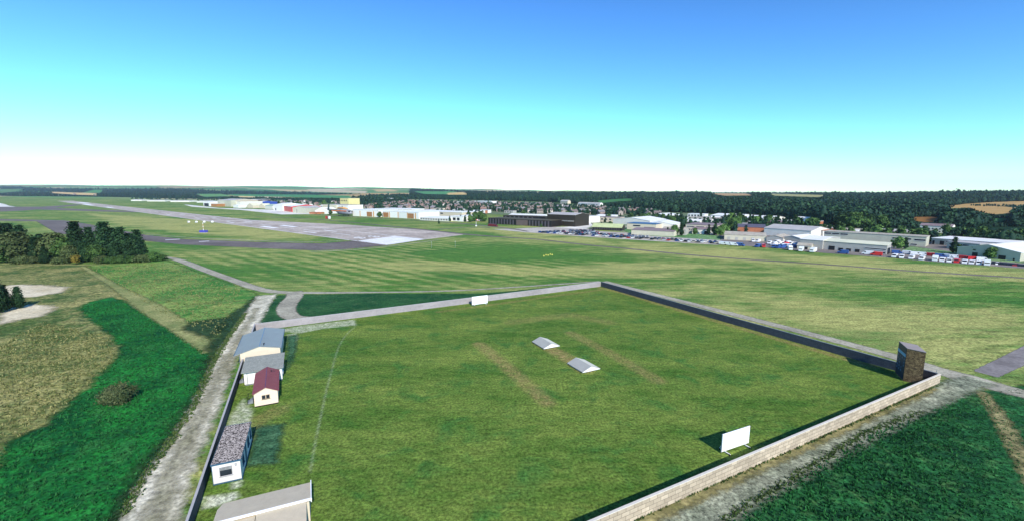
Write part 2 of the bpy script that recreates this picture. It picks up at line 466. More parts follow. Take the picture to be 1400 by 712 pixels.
    dry = np.zeros(len(x))
    for poly, k in (([(860,345),(1120,365),(1400,386),(1400,372),(1120,351),(940,336),(850,330)], .9), ([(500,358),(760,352),(960,362),(900,380),(600,372)], .5), ([(120,292),(330,305),(480,322),(380,326),(240,318),(160,306)], .7), ([(640,312),(760,318),(860,336),(720,328)], .6), ([(1000,400),(1400,420),(1400,470),(1300,490),(1100,440)], .35)):
        dry = np.maximum(dry, k*np.clip(sdist(x, y, W_(poly))/12+.4, 0, 1))
    for poly, k in (([(560,345),(700,338),(860,352),(760,366),(600,360)], .6), ([(640,350),(660,340),(690,340),(700,352)], .4), ([(0,340),(0,600),(400,600),(400,400),(250,345)], .2)):
        dry -= k*np.clip(sdist(x, y, W_(poly))/12+.4, 0, 1)
    fattr(o, 'dry', dry)
    structure(o, 'broad airfield turf with green and straw-coloured patches')
build_ground()

# ---- fields, crops, tracks
def edge_mat(*a, **k): return grassy(*a, **k)[0]
m_crop = edge_mat('dark_crop', (.004,.060,.016), (.016,.175,.026), (.03,.15,.035), big=.09, mid=.8, fine=2.0, bal=(.42,.60), fade=(1.6, 2.2, .3), contrast=.9)
m_cropr = edge_mat('right_crop', (.007,.045,.016), (.022,.12,.032), (.050,.135,.038), big=.16, mid=.9, fine=2.2, bal=(.42,.60), stretch=(.6,1.8,1), rot=R(20), fade=(.9, 1.0, .5), contrast=1.0)
m_meadow = edge_mat('rough_meadow', (.060,.105,.024), (.28,.26,.095), (.04,.095,.028), big=.05, mid=.4, fine=1.6, bal=(.42,.58), fade=(2, 2, .3), contrast=1.0)
m_bright = edge_mat('bright_meadow', (.045,.17,.028), (.21,.28,.07), (.10,.14,.04), big=.05, mid=.3, fine=1.6, bal=(.43,.58), fade=(1.5, 1.5, .3), contrast=.9)
m_bank = edge_mat('path_turf', (.15,.19,.06), (.32,.31,.12), big=.1, mid=.6, fine=2, fade=(1.2, 1.2, .5), contrast=.6)
m_verge = edge_mat('dark_verge', (.008,.055,.016), (.03,.10,.028), (.05,.11,.04), big=.1, mid=.6, fine=2, fade=(1, 1, .5), contrast=.8)
m_shadow_scrub = edge_mat('shadow_scrub_turf', (.014,.04,.014), (.035,.07,.025), big=.1, mid=.6, fine=1.6, fade=(2.5, 2.5, .35), contrast=1.0)  # dark green: painted shadow beside the lane, also the lane-edge strip
m_sand = pav('pale_sand', (.52,.44,.28), (.7,.62,.44), .08, 1.2, fade=(2.4, 3, .25), contrast=.3)
m_gravel = pav('gravel_lane', (.34,.32,.22), (.76,.71,.55), .10, 1.5, fade=(1.4, 1.6, .5), contrast=.5)
m_track = pav('grey_track', (.26,.24,.18), (.42,.39,.29), .1, 1.5, fade=(.7, .5, .6), contrast=.35)
m_stone = pav('stony_track', (.11,.13,.08), (.34,.35,.24), .16, 2.2, fade=(1.4, 1.3, .6), contrast=.75)
m_earth = pav('dry_earth', (.13,.125,.045), (.31,.27,.12), .3, 1.6, fade=(.9, 1.0, .7), contrast=.5)
m_asph = pav('dark_asphalt', (.115,.095,.085), (.19,.16,.145), .03, .5, fade=(1.2, .6, .2), contrast=.25)
m_run = pav('runway_asphalt', (.31,.26,.215), (.52,.445,.375), .03, .4, fade=(1.2, .5, .2), contrast=.3)
m_lane = pav('lane_asphalt', (.18,.16,.15), (.26,.235,.22), .2, 1.5, fade=(.25, .25, .8), contrast=.2)
m_conc = pav('pale_concrete', (.55,.53,.47), (.8,.77,.7), .03, .5, fade=(1.2, .8, .3), contrast=.25)
m_mark = pav('runway_paint', (.72,.72,.70), (.88,.88,.86), .1, .8, contrast=.15)
m_park = pav('car_park_gravel', (.38,.34,.28), (.55,.5,.43), .04, .6, fade=(1.2, 1, .3), contrast=.25)

sheet('meadow', W_([(0,352),(118,362),(165,402),(230,448),(296,490),(262,560),(225,612),(160,712)])+[(-40,20),(-140,20),(-330,215)], 1.6, .004, m_meadow, 2)
sheet('crop_field', W_([(122,412),(150,406),(168,410),(190,424),(230,448),(262,466),(286,482),(284,520),(262,560),(226,610),(190,660),(163,712)])+[(-44,30),(-75,30)]+W_([(0,640),(0,612),(60,582),(120,530),(158,492),(165,472),(150,455),(128,440),(107,422)]), .9, .008, m_crop, 3)
sheet('meadow', W_([(120,362),(228,356),(270,372),(330,392),(352,402),(336,425),(312,455),(298,480),(240,440),(170,398)]), 1.0, .010, m_bright, 2)
ribbon('path_turf', [(*gp(112,364),1.6),(*gp(170,398),3),(*gp(205,420),6),(*gp(250,448),5),(*gp(292,480),3.5)], .016, m_bank)
ribbon('path_turf', [(*gp(0,361),3),(*gp(60,361.5),2),(*gp(112,362.5),3),(*gp(150,361),2)], .018, m_bank)
for q in ([(14,389),(60,389),(92,393),(84,399),(50,405),(22,407),(0,408),(0,393)], [(0,423),(30,416),(66,417),(75,422),(58,431),(20,438),(0,443)]):
    sheet('sand_patch', W_(q), .8, .014, m_sand, 3)
sheet('shadow_and_scrub', W_([(318,428),(352,404),(340,430),(322,452),(306,470),(292,488),(284,474),(300,452)]), .6, .018, m_shadow_scrub, 3)  # shadow left of the lane, painted as dark green ground
sheet('shadow_and_scrub', W_([(262,440),(318,432),(322,440),(290,462),(250,450)]), .7, .017, m_shadow_scrub, 3)  # second painted shadow area, its shade put into the turf colour
sheet('shadow_and_scrub', W_([(288,492),(282,528),(262,560),(228,608),(196,650),(160,712),(150,712),(186,650),(220,606),(254,558),(276,522),(284,492)]), .4, .020, m_shadow_scrub, 1.5)
sheet('gravel_lane', W_([(352,404),(377,402),(366,420),(352,444),(334,468),(318,500),(302,548),(280,600),(262,645),(250,690),(244,712)])+[(-27,20),(-36,20)]+W_([(168,712),(192,660),(228,612),(264,558),(290,500),(312,462),(336,428)]), .5, .024, m_gravel, 2.5)
m_rut = pav('lane_centre', (.22,.21,.12), (.42,.39,.27), .3, 1.6, fade=(2.2, 2.4, .35), contrast=.5)
ribbon('worn_lane_centre', [(*gp(352,420),.6),(*gp(322,470),1.0),(*gp(286,540),1.1),(*gp(250,610),1.6),(*gp(216,690),1.6),(*gp(200,730),1.4)], .030, m_rut, 1.6, 1.0)
# verge outside the far wall, and the loop track in it
sheet('verge', W_([(380,403),(500,401),(660,401),(822,386),(740,398),(620,412),(500,426),(430,434),(346,448),(356,436),(366,420)]), .7, .008, m_verge, 1.5)
ribbon('gravel_track', [(*gp(402,398),5),(*gp(404,404),5),(*gp(394,414),5.4),(*gp(390,424),5),(*gp(398,434),4.5),(*gp(425,436),4),(*gp(460,430),3)], .014, m_track)
ribbon('perimeter_track', [(*gp(212,350),2.4),(*gp(232,352),3),(*gp(250,357),4.2),(*gp(280,369),4.0),(*gp(322,384),3.8),(*gp(350,394),3.8),(*gp(372,398.5),3.8),(*gp(405,400),3.4),(*gp(500,399.5),1.8),(*gp(620,397.5),1.5),(*gp(700,392.5),1.4),(*gp(820,384.5),1.6)], .018, m_track)
ribbon('perimeter_track', [(*gp(826,384.5),3),(*gp(960,418.5),3.4),(*gp(1100,454),3.6),(*gp(1225,487),3.6),(*gp(1290,509),4.6),(*gp(1330,520),5.5),(*gp(1370,532),5),(*gp(1420,545),4),(*gp(1500,565),4)], .018, m_track)
sheet('lane_asphalt', W_([(1330,507.5),(1400,474),(1470,440),(1500,455),(1400,500.5),(1364,517)]), .5, .022, m_lane, 1.0)
0 and ribbon('road_markings', [(*gp(1338,509),.22),(*gp(1362,502),.22),(*gp(1372,494),.22),(*gp(1400,484),.22)], .03, pav('worn_white_line', (.4,.4,.38), (.5,.5,.48), .5, 4, fade=(.15,.15,2)), .1, .5)
# lower right: crop, dry strip and stony track beside the block wall
sheet('crop_field', W_([(1326,538),(1400,528),(1480,520),(1700,712)])+[(110,20),(70,-20),(-10,15)]+W_([(985,712),(1060,668),(1180,592),(1262,562)]), .7, .010, m_cropr, 2)
ribbon('dry_strip', [(*gp(1342,536),1.4),(*gp(1366,570),1.8),(*gp(1388,610),1.9),(*gp(1425,680),2.0)], .016, m_earth)
ribbon('stony_track', [(*gp(1340,520),4),(*gp(1305,530),4.5),(*gp(1240,556),4.6),(*gp(1150,598),4.8),(*gp(1060,645),4.8),(*gp(960,700),4.8),(*gp(860,770),5),(-22,16,5),(-60,-5,5)], .020, m_stone, 1.2)
ribbon('dry_strip', [(*gp(1278,531),1.0),(*gp(1180,573),1.5),(*gp(1060,627),1.6),(*gp(900,703),1.6),(*gp(840,735),1.8),(-16,25,1.8)], .024, m_earth, .8)

# cricket field
wear_lines = [(W_([(655,470),(690,498),(748,550)]), 1.3, .72), (W_([(738,468),(770,486),(800,505)]), 1.5, .95), (W_([(780,455),(830,480),(900,520)]), 1.3, .6), (W_([(700,440),(780,430),(830,440)]), 2.0, .4), (W_([(820,393),(850,400),(950,430),(1100,474),(1190,500)]), 1.0, .7), (W_([(600,426),(760,404),(820,396)]), .9, .5), (W_([(380,560),(350,575),(338,600)]), 1.6, .5)]
line_px = [(486,445),(472,458),(462,475),(455,500),(447,530),(438,570),(430,610),(424,645)]
def f_wear(x, y):
    w = np.zeros(x.shape)
    for l, r, k in wear_lines: w = np.maximum(w, k*np.clip(1.6-ldist(x, y, l)/r, 0, 1))
    return w
pale_polys = [(W_([(372,452),(412,445),(484,436.5),(487,444),(440,449),(412,455)]), .75), (W_([(392,457),(405,455),(407,463),(402,468)]), .7), (W_([(333,545),(345,560),(338,590),(318,640),(300,612),(316,566)]), .8), (W_([(279,680),(322,673),(326,679),(300,690),(278,694)]), 1.6), (W_([(318,659),(329,657),(328,664),(318,667)]), 1.3)]
def f_pale(x, y):
    w = np.zeros(x.shape)
    for poly, k in pale_polys: w = np.maximum(w, k*np.clip(sdist(x, y, poly)/.8+.5, 0, 1))
    w = np.maximum(w, .30*np.clip(1.5-ldist(x, y, smoothline(W_(line_px)))/.13, 0, 1))
    return w
m_pitch = grassy('cricket_turf', (.055,.125,.016), (.17,.225,.043), (.045,.135,.024), big=.07, mid=.42, fine=2.6, bal=(.38,.64), stretch=(.6,1.5,1), rot=R(25), wear=(.26,.20,.075), contrast=.85)[0]
cf = sheet('cricket_field', FIELD, .28, .010, m_pitch, .1, {'wear': f_wear, 'pale': f_pale})
cf['label'] = 'mown cricket ground turf with worn pitch strips inside the four walls'

pr = sheet('green_turf_patch', W_([(351,583),(387,579),(378,632),(338,637)]), .5, .016, edge_mat('teal_green_turf', (.022,.075,.035), (.07,.16,.075), big=.3, mid=.8, fine=2.6, fade=(1.2,.8,.7), contrast=.9), 1)  # soft-edged patches of deeper green turf beside the huts
pr2 = sheet('green_turf_patch', W_([(393,459),(406,457),(405,476),(399,494),(393,505)]), .5, .016, bpy.data.materials['teal_green_turf'], 1)
# airfield surfaces
sheet('taxiway', W_([(492,328.6),(440,333),(350,331),(250,327),(200,321.5),(150,312.5),(120,306.5),(88,301.6),(0,299.6),(-60,299),(-60,301.8),(0,302.2),(50,303),(62,310),(78,319),(120,324.5),(150,327),(200,329.5),(250,334.5),(350,339),(430,342.5),(470,341),(532,335.6)]), 2.2, .012, m_asph, 2)
ribbon('perimeter_track', [(*gp(425,344),1.2),(*gp(475,342.5),1.6),(*gp(540,336),1.6),(*gp(600,328),1.4)], .022, m_track)
ribbon('perimeter_track', [(*gp(200,320),1),(*gp(260,325.5),1.5),(*gp(350,329.6),2),(*gp(430,331.4),2),(*gp(480,328.4),1.5)], .022, m_track)
sheet('taxiway', W_([(-80,283),(0,283),(56,283),(80,281.6),(104,279.8),(112,280.6),(95,282.4),(74,284.6),(140,287.3),(205,289.4),(190,290.6),(140,289.6),(50,286.8),(35,288.2),(0,289.7),(-80,290)]), 5, .012, m_asph, 4)
sheet('concrete_apron', W_([(-80,277),(0,278),(7,279.5),(12,281.6),(22,283),(0,283.2),(-80,283.2)]), 6, .02, m_conc, 4)
sheet('concrete_apron', W_([(250,279.6),(300,284.8),(372,287),(420,291),(440,293),(385,293.5),(330,287.5),(285,284.6),(262,283)]), 4, .02, m_conc, 3)
rd = Vector((-.7604, .6494)); rn = Vector((.6494, .7604))
def rw(s, n): p = rd*s+rn*n; return (p.x, p.y)
def sn(p): v = Vector(p); return v.dot(rd), v.dot(rn)
RW0, RW1 = 163.5, 204.0
s_end = sn(gp(530,335.3))[0]
e2 = sn(gp(578,328)); e3 = sn(gp(636,321)); 
sheet('runway', [rw(s_end, RW0), rw(e2[0], e2[1]), rw(*e3), rw(e3[0]+60, 252), rw(e3[0]+170, 240), rw(e3[0]+330, 206), rw(1250, 204), rw(2240, 204), rw(2240, RW0), rw(1250, RW0)], 4.5, .016, m_run, 3)
mk = MB()
def mark(s0, s1, n0, n1):
    a, b, c, d = rw(s0, n0), rw(s1, n0), rw(s1, n1), rw(s0, n1); z = .022
    mk.quad((*a, z), (*b, z), (*c, z), (*d, z))
def endat(n): return s_end+(e2[0]-s_end)*(n-RW0)/(e2[1]-RW0)
for k in range(13):                                       # threshold bars
    n0 = RW0+1.0+k*3.0; mark(endat(n0)+1.5, endat(n0)+37, n0, n0+2.55)
mid = (RW0+RW1)/2
for s0, s1, n0, n1 in ((0,2,-9,-3),(4,6,-9,-3),(8,10,-9,-3),(0,6,-4.2,-3),(6,10,-9,-7.8),(0,2,3,9),(0,10,7.8,9),(4,6,3,9),(4,10,3,4.2),(8,10,3,9)):
    mark(endat(mid)+44+s0*1.3, endat(mid)+44+s1*1.3, mid+n0, mid+n1)
for k in range(34):                                        # centre line
    mark(endat(mid)+74+k*50, endat(mid)+104+k*50, mid-.5, mid+.5)
for s, w, l in ((112, 1.8, 22), (190, 5, 34), (300, 2.2, 24), (420, 1.8, 22), (560, 1.8, 22)):
    for sg in (-1, 1):
        mark(s+endat(mid), s+l+endat(mid), mid+sg*9-w/2*1.0, mid+sg*9+w/2)
for n0 in (RW0+.8, RW1-1.6): mark(endat(n0)+2, 2200, n0, n0+.8)
tx = [gp(228,330.0), gp(246,327.6)]
for k, (qa, qb) in enumerate((((226,328.4),(246,327.2)),((272,330.6),(286,329.8)))):
    (ax, ay), (bx, by) = gp(*qa), gp(*qb); L = math.hypot(bx-ax, by-ay); ux, uy = (bx-ax)/L, (by-ay)/L; z = .0235
    mk.quad((ax+uy*1.4, ay-ux*1.4, z), (bx+uy*1.4, by-ux*1.4, z), (bx-uy*1.4, by+ux*1.4, z), (ax-uy*1.4, ay+ux*1.4, z))
for s0, s1, n0, n1 in ((1500,1650,166,176),(1750,1900,180,198),(1960,2220,166,200),(1250,1330,168,176)): mark(s0, s1, n0, n1)
structure(mk.obj('runway_markings', m_mark))
ribbon('perimeter_track', [(*gp(350,296.5),4),(*gp(430,299.5),4),(*gp(520,308),4),(*gp(600,316.5),5),(*gp(640,321),6),(*gp(691,324.6),5),(*gp(740,327.5),4),(*gp(792,334),4),(*gp(860,340),4),(*gp(960,350.5),3.6),(*gp(1140,362),3.2),(*gp(1260,372),3),(*gp(1400,381.5),3),(*gp(1500,390),3)], .020, m_asph, 1, 6)
ribbon('service_road', [(*gp(430,293.5),5),(*gp(482,297),5),(*gp(573,301.4),5),(*gp(640,306.4),5),(*gp(700,313),5),(*gp(722,316.8),4)], .020, m_asph, 1, 6)
ribbon('service_road', [(*gp(600,313.5),4),(*gp(645,310.5),4),(*gp(670,311.5),4)], .023, m_asph, 1, 6)
sheet('tarmac_yard', W_([(985,333.4),(1060,339.6),(1120,345.4),(1216,352.4),(1300,360.4),(1400,368.8),(1560,383),(1560,345),(1400,345),(1310,335),(1230,326),(1120,316),(1000,313),(940,322),(960,328)]), 2.5, .012, pav('yard_tarmac', (.16,.138,.125), (.25,.22,.195), .05, .6, fade=(1.2,.6,.3), contrast=.2), 2)
sheet('car_park', W_([(672,313.6),(722,318),(800,323.8),(900,330),(985,335.2),(985,327),(940,324),(870,319),(820,316.4),(795,311),(755,310.5),(700,313)]), 3, .016, m_park, 2)
sheet('concrete_apron', W_([(755,311.3),(800,313.5),(811,309),(806,303.5),(794,303),(792,309.4)]), 4, .022, m_conc, 3)
sheet('industrial_ground', W_([(800,312),(811,309),(806,301),(850,300),(940,297),(1010,300),(1120,309),(1200,319),(1300,327),(1560,343),(1560,352),(1400,352),(1300,345),(1225,336),(1120,326),(1000,322),(940,322),(860,318)]), 4, .008, edge_mat('yard_ground', (.12,.17,.08), (.36,.36,.27), big=.03, mid=.2, fine=.8, fade=(1.5,1,.3)), 2)
sheet('yard_lawn', W_([(1230,343),(1310,353),(1340,356),(1400,362),(1400,356),(1300,345),(1245,337)]), 2, .016, edge_mat('yard_turf', (.10,.20,.07), (.22,.3,.14), big=.05, mid=.3, fine=1, fade=(1.5,1,.3)), 2)
sheet('yard_lawn', W_([(850,314),(863,320.5),(900,323.5),(985,328.5),(985,323),(940,319),(900,316),(858,311)]), 2.5, .020, edge_mat('lawn_turf', (.06,.17,.05), (.18,.3,.13), big=.05, mid=.3, fine=1, fade=(1.5,1,.3)), 2)

# ------------------------------------------------------------------ materials for built things
WHITE = flat('white_render', (.78,.76,.70), .06, .8, .7)
CREAM = flat('cream_render', (.62,.53,.39), .07, .8, .8, bumps=.15)
PINKCREAM = flat('pale_pink_boards', (.80,.64,.47), .05, .6, .7, wave=(2.2, 'Z', .03))
BEIGE = flat('beige_cladding', (.55,.51,.38), .08, .3, .7, wave=(1.3, 'X', .05))
GREYC = flat('grey_cladding', (.40,.385,.34), .1, .25, .6, wave=(1.1, 'X', .06))
GREENG = flat('grey_green_cladding', (.47,.46,.35), .1, .25, .6, wave=(1.1, 'X', .08))
PALEC = flat('pale_cladding', (.72,.69,.60), .08, .25, .6, wave=(1.1, 'X', .05))
DARKC = flat('dark_cladding', (.014,.011,.010), .3, .2, .45, wave=(.9, 'X', .15))
BRNC = flat('bronze_cladding', (.032,.025,.016), .25, .2, .5, wave=(.9, 'X', .12))
FIN = flat('mauve_grey_fin', (.10,.085,.095), .15, .4, .6)
ORNG = flat('orange_brown_door', (.36,.17,.065), .15, .4, .6, wave=(1.5, 'Z', .12))
ORNP = flat('orange_pier', (.62,.33,.13), .1, .4, .7)
REDP = flat('red_paint', (.55,.035,.03), .1, .6, .4)
BLUEP = flat('blue_paint', (.03,.07,.33), .15, .6, .4)
NAVY = flat('navy_paint', (.02,.035,.12), .2, .6, .4)
BLACK = flat('dark_opening', (.012,.012,.014), .3, .5, .5)
GLASS = flat('dark_glass', (.018,.024,.032), .3, .4, .08)
TYRE = flat('black_rubber', (.015,.015,.015), .2, 2, .9)
STEEL = flat('galvanised_steel', (.42,.43,.44), .12, 1.5, .45, metal=.6)
TRIM = flat('white_trim', (.8,.8,.77), .05, 1, .5)
BLUET = flat('blue_trim', (.035,.09,.14), .15, 1, .5)
R_WHITE = flat('white_metal_roof', (.80,.78,.72), .07, .15, .5, wave=(.8, 'X', .04))
R_CREAM = flat('cream_metal_roof', (.68,.66,.46), .1, .15, .5, wave=(.8, 'X', .05))
R_GREY = flat('grey_sheet_roof', (.45,.42,.385), .12, .15, .6, wave=(.8, 'X', .06))
R_TAN = flat('weathered_tan_roof', (.42,.38,.30), .2, .12, .8, wave=(.8, 'X', .05), B=(.28,.2,.15))
R_MAUVE = flat('mauve_felt_roof', (.23,.17,.17), .2, .12, .8)
R_DARK = flat('dark_slate_roof', (.10,.09,.12), .25, .2, .7)
R_TERRA = flat('terracotta_roof', (.42,.16,.08), .2, .3, .8)
R_BLUE = flat('blue_grey_metal_roof', (.26,.285,.265), .09, .35, .45, wave=(2.6, 'X', .04))
R_LBLUE = flat('dark_blue_roof', (.04,.10,.22), .2, .2, .5)
R_RED = flat('maroon_sheet_roof', (.24,.055,.055), .12, 1.2, .6, wave=(1.9, 'Y', .05))
R_FELT = flat('grey_felt_roof', (.24,.25,.215), .22, 1.3, .9, B=(.36,.36,.31))
R_STONE = flat('stony_beige_roof', (.56,.48,.345), .08, 1.2, .85, wave=(3.2, 'X', .03))
R_GREEN = flat('slatted_green_yellow_roof', (.45,.5,.25), .15, .3, .7, wave=(.35, 'X', .3))
def speckle():
    s = N('gravel_felt_roof'); p = s.pos(obj=True)
    v = s.n('TexVoronoi'); v.inputs['Scale'].default_value = 9; s.l(p, v.inputs['Vector'])
    bw = s.n('SeparateColor'); s.l(v.outputs['Color'], bw.inputs[0])
    r = s.mr(bw.outputs[0], .42, .58)
    col = s.mix(r, (.05,.038,.032), (.50,.43,.37)); s.l(col, s.b.inputs['Base Color']); s.b.inputs['Roughness'].default_value = .95
    s.bump(r, .4, .03); return s.m
GRAVELR = speckle()
BLOCK = brick('cream_stone_blocks', (.50,.41,.295), (.34,.275,.195), (.20,.165,.12), 1.1, .5, .5, .035, .16)
RENDERW = brick('grey_render_blocks', (.33,.295,.29), (.29,.265,.26), (.26,.24,.235), 1.9, .45, .5, .02, .15, .2)
DARKW = brick('dark_block_wall', (.085,.085,.095), (.07,.07,.08), (.05,.05,.055), .9, .3, .5, .02, .25, .4)
RUBBLE = N('brown_rubble_stone')
def _rub():
    s = RUBBLE; p = s.pos(obj=True, scale=(1, 1, 1.5))
    v = s.n('TexVoronoi'); v.inputs['Scale'].default_value = 3.2; s.l(p, v.inputs['Vector'])
    sc = s.n('SeparateColor'); s.l(v.outputs['Color'], sc.inputs[0])
    e = s.n('TexVoronoi'); e.feature = 'DISTANCE_TO_EDGE'; e.inputs['Scale'].default_value = 3.2; s.l(p, e.inputs['Vector'])
    col = s.mix(sc.outputs[0], (.10,.06,.028), (.30,.20,.09))
    col = s.mix(s.mr(e.outputs['Distance'], 0, .09), (.035,.025,.015), col)
    col = s.gain(col, s.mr(s.noise(p, 1.1, 5, .7), .3, .7, .7, 1.25))
    s.l(col, s.b.inputs['Base Color']); s.b.inputs['Roughness'].default_value = .9; s.bump(s.mr(e.outputs['Distance'], 0, .09), .6, .04)
_rub(); RUBBLE = RUBBLE.m

# ------------------------------------------------------------------ boundary walls of the cricket ground
def wall(name, a, b, h0, h1, th, mat, cap, label, piers=0):
    L = math.hypot(b[0]-a[0], b[1]-a[1]); az = math.atan2(b[1]-a[1], b[0]-a[0])
    t = empty(name, (*a, 0), az, label, 'wall')
    m = MB(); n = max(2, int(L/6))
    for k in range(n):
        x0 = L*k/n; x1 = L*(k+1)/n; za = h0+(h1-h0)*k/n; zb = h0+(h1-h0)*(k+1)/n
        i = len(m.v)
        m.v += [(x0,-th/2,-.3),(x1,-th/2,-.3),(x1,th/2,-.3),(x0,th/2,-.3),(x0,-th/2,za),(x1,-th/2,zb),(x1,th/2,zb),(x0,th/2,za)]
        for q in ((4,5,6,7),(0,1,5,4),(2,3,7,6)): m.f.append(tuple(i+j for j in q)); m.m.append(0)
        if k == 0: m.f.append((i+3,i,i+4,i+7)); m.m.append(0)
        if k == n-1: m.f.append((i+1,i+2,i+6,i+5)); m.m.append(0)
    o = m.obj('wall_panel', mat, t)
    c = MB(); i = 0; w = th/2+.03
    c.v += [(0,-w,h0+.003),(L,-w,h1+.003),(L,w,h1+.003),(0,w,h0+.003),(0,-w,h0+.08),(L,-w,h1+.08),(L,w,h1+.08),(0,w,h0+.08)]
    for q in ((0,3,2,1),(4,5,6,7),(0,1,5,4),(1,2,6,5),(2,3,7,6),(3,0,4,7)): c.f.append(q); c.m.append(0)
    c.obj('coping', cap, t)
    return t
CAPL = flat('pale_coping', (.62,.57,.48), .1, 1, .8); CAPG = flat('grey_coping', (.40,.38,.37), .1, 1, .8); CAPD = flat('dark_coping', (.2,.22,.24), .1, 1, .8)
wall('boundary_wall', FIELD[0], (76.9, 76.1), 2.15, 1.66, .25, BLOCK, CAPL, 'long cream stone block wall beside the stony track and dark crop')
wall('boundary_wall', (32.45, 159.15), (76.6, 76.3), 1.7, 1.72, .22, DARKW, CAPD, 'dark slate-grey wall from the far corner down to the scoreboard')
wall('boundary_wall', (-63.6, 106.6), (32.2, 159.05), 1.75, 1.72, .22, RENDERW, CAPG, 'pale grey rendered wall at the far end behind the distant sight screen')
wall('boundary_wall', (-24.3, 22.7), (-63.75, 106.9), 1.55, 1.7, .2, DARKW, CAPG, 'dark grey wall between the white gravel lane and the cabins')
# thin steel post at the corner by the scoreboard
m = MB(); m.tube((0,0,0), (0,0,2.1), .05, .05, 8, 0); m.box(-.09,.09,-.09,.09,0,.03,0)
o = m.obj('corner_post', STEEL); o.location = (77.0, 76.9, 0); tag(o, 'thin pale post at the corner where the block wall meets the dark wall', 'post')

AZ = R(90-65.5)
U = (math.cos(AZ), math.sin(AZ)); V_ = (-math.sin(AZ), math.cos(AZ))
def uv(u, v): return (U[0]*u+V_[0]*v, U[1]*u+V_[1]*v, 0)

# ------------------------------------------------------------------ scoreboard tower
def scoreboard():
    h = 6.2
    c = [gp(1240.6,475.7,h), gp(1266.3,481.2,h), None, gp(1229.6,466.2,h)]
    c[2] = (c[1][0]+c[3][0]-c[0][0], c[1][1]+c[3][1]-c[0][1])
    ox, oy = c[0]; c = [(x-ox, y-oy) for x, y in c]
    t = empty('scoreboard', (ox, oy, 0), 0, 'tall brown stone scoreboard block in the corner of the cricket ground', 'scoreboard')
    def slab(z0, z1, g, nm, mat):
        mx = sum(x for x, y in c)/4; my = sum(y for x, y in c)/4
        q = [(mx+(x-mx)*g, my+(y-my)*g) for x, y in c]; m = MB()
        m.poly([(x, y, z1) for x, y in q]); m.poly([(x, y, z0) for x, y in q[::-1]])
        for i in range(4):
            p, r = q[i], q[(i+1) % 4]; m.poly([(*p, z0), (*r, z0), (*r, z1), (*p, z1)])
        return m.obj(nm, mat, t)
    slab(-.1, h-.06, 1.0, 'wall', RUBBLE); slab(h-.058, h+.03, 1.03, 'roof', flat('brown_grey_felt', (.30,.26,.24), .12, 1, .9))
    # score panel on the face towards the pitch (from the near corner to the far one)
    L = math.hypot(*c[3]); dx, dy = c[3][0]/L, c[3][1]/L; nx, ny = -dy, dx
    def plate(a, b, z0, z1, o0, o1, nm, mat):
        m = MB(); P = lambda s_, o_: (dx*s_+nx*o_, dy*s_+ny*o_)
        q = [P(a, o0), P(b, o0), P(b, o1), P(a, o1)]
        m.poly([(*p, z1) for p in q]); m.poly([(*p, z0) for p in q[::-1]])
        for i in range(4):
            p, r = q[i], q[(i+1) % 4]; m.poly([(*p, z0), (*r, z0), (*r, z1), (*p, z1)])
        return m.obj(nm, mat, t)
    plate(.06, L-.06, .3, h-.1, .004, .05, 'score_panel', flat('black_score_panel', (.012,.018,.03), .3, 1, .5))
    plate(.08, L-.08, h-1.75, h-1.2, .052, .08, 'title_band', flat('pale_blue_band', (.12,.30,.42), .1, 1, .5))
    pm = flat('blue_grey_plate', (.06,.12,.2), .4, 3, .5); r = random.Random(3)
    for row in range(5):
        for k in range(4):
            if r.random() < .75:
                y = .35+k*(L-.8)/3.4; z = h-2.4-row*.6
                plate(y, y+r.uniform(.25, .45), z, z+.32, .052, .075, 'number_plate', pm)
scoreboard()

# ------------------------------------------------------------------ sight screens and pitch covers
def sight_screen(loc, az, label, tone):
    t = empty('sight_screen', (*loc, 0), az, label, 'sight screen', 'white cricket sight screens')
    m = MB(); m.box(0,5.2,-.04,.04,.28,2.75); m.obj('screen_panel', tone, t)
    m = MB()
    for x in (.06, 1.75, 3.45, 5.14): m.box(x-.04,x+.04,.045,.12,.12,2.75)
    for z in (.35, 1.5, 2.65): m.box(.02,5.18,.125,.17,z-.04,z+.04)
    m.obj('frame', STEEL, t)
    for x in (.7, 4.5):
        f = MB(); f.box(x-.06,x+.06,-.8,.9,.10,.2); f.tube((x,.12,1.8),(x,.85,.2),.04,.04,6); s_ = f.obj('foot', TRIM, t)
        
        for yy in (-.75, .8):
            f = MB(); f.tube((x-.11,yy,.12),(x-.063,yy,.12),.12,.12,12); f.obj('wheel', TYRE, s_)
    return t
SCR = flat('white_screen_boards', (.82,.84,.82), .04, .8, .5, wave=(1.6, 'Z', .03))
sight_screen((27.5, 54.1), R(90-65), 'large white sight screen on the grass just inside the cream block wall', SCR)
sight_screen((-12.1, 131.2), R(90-61.5), 'white sight screen standing before the pale grey wall at the far end', SCR)
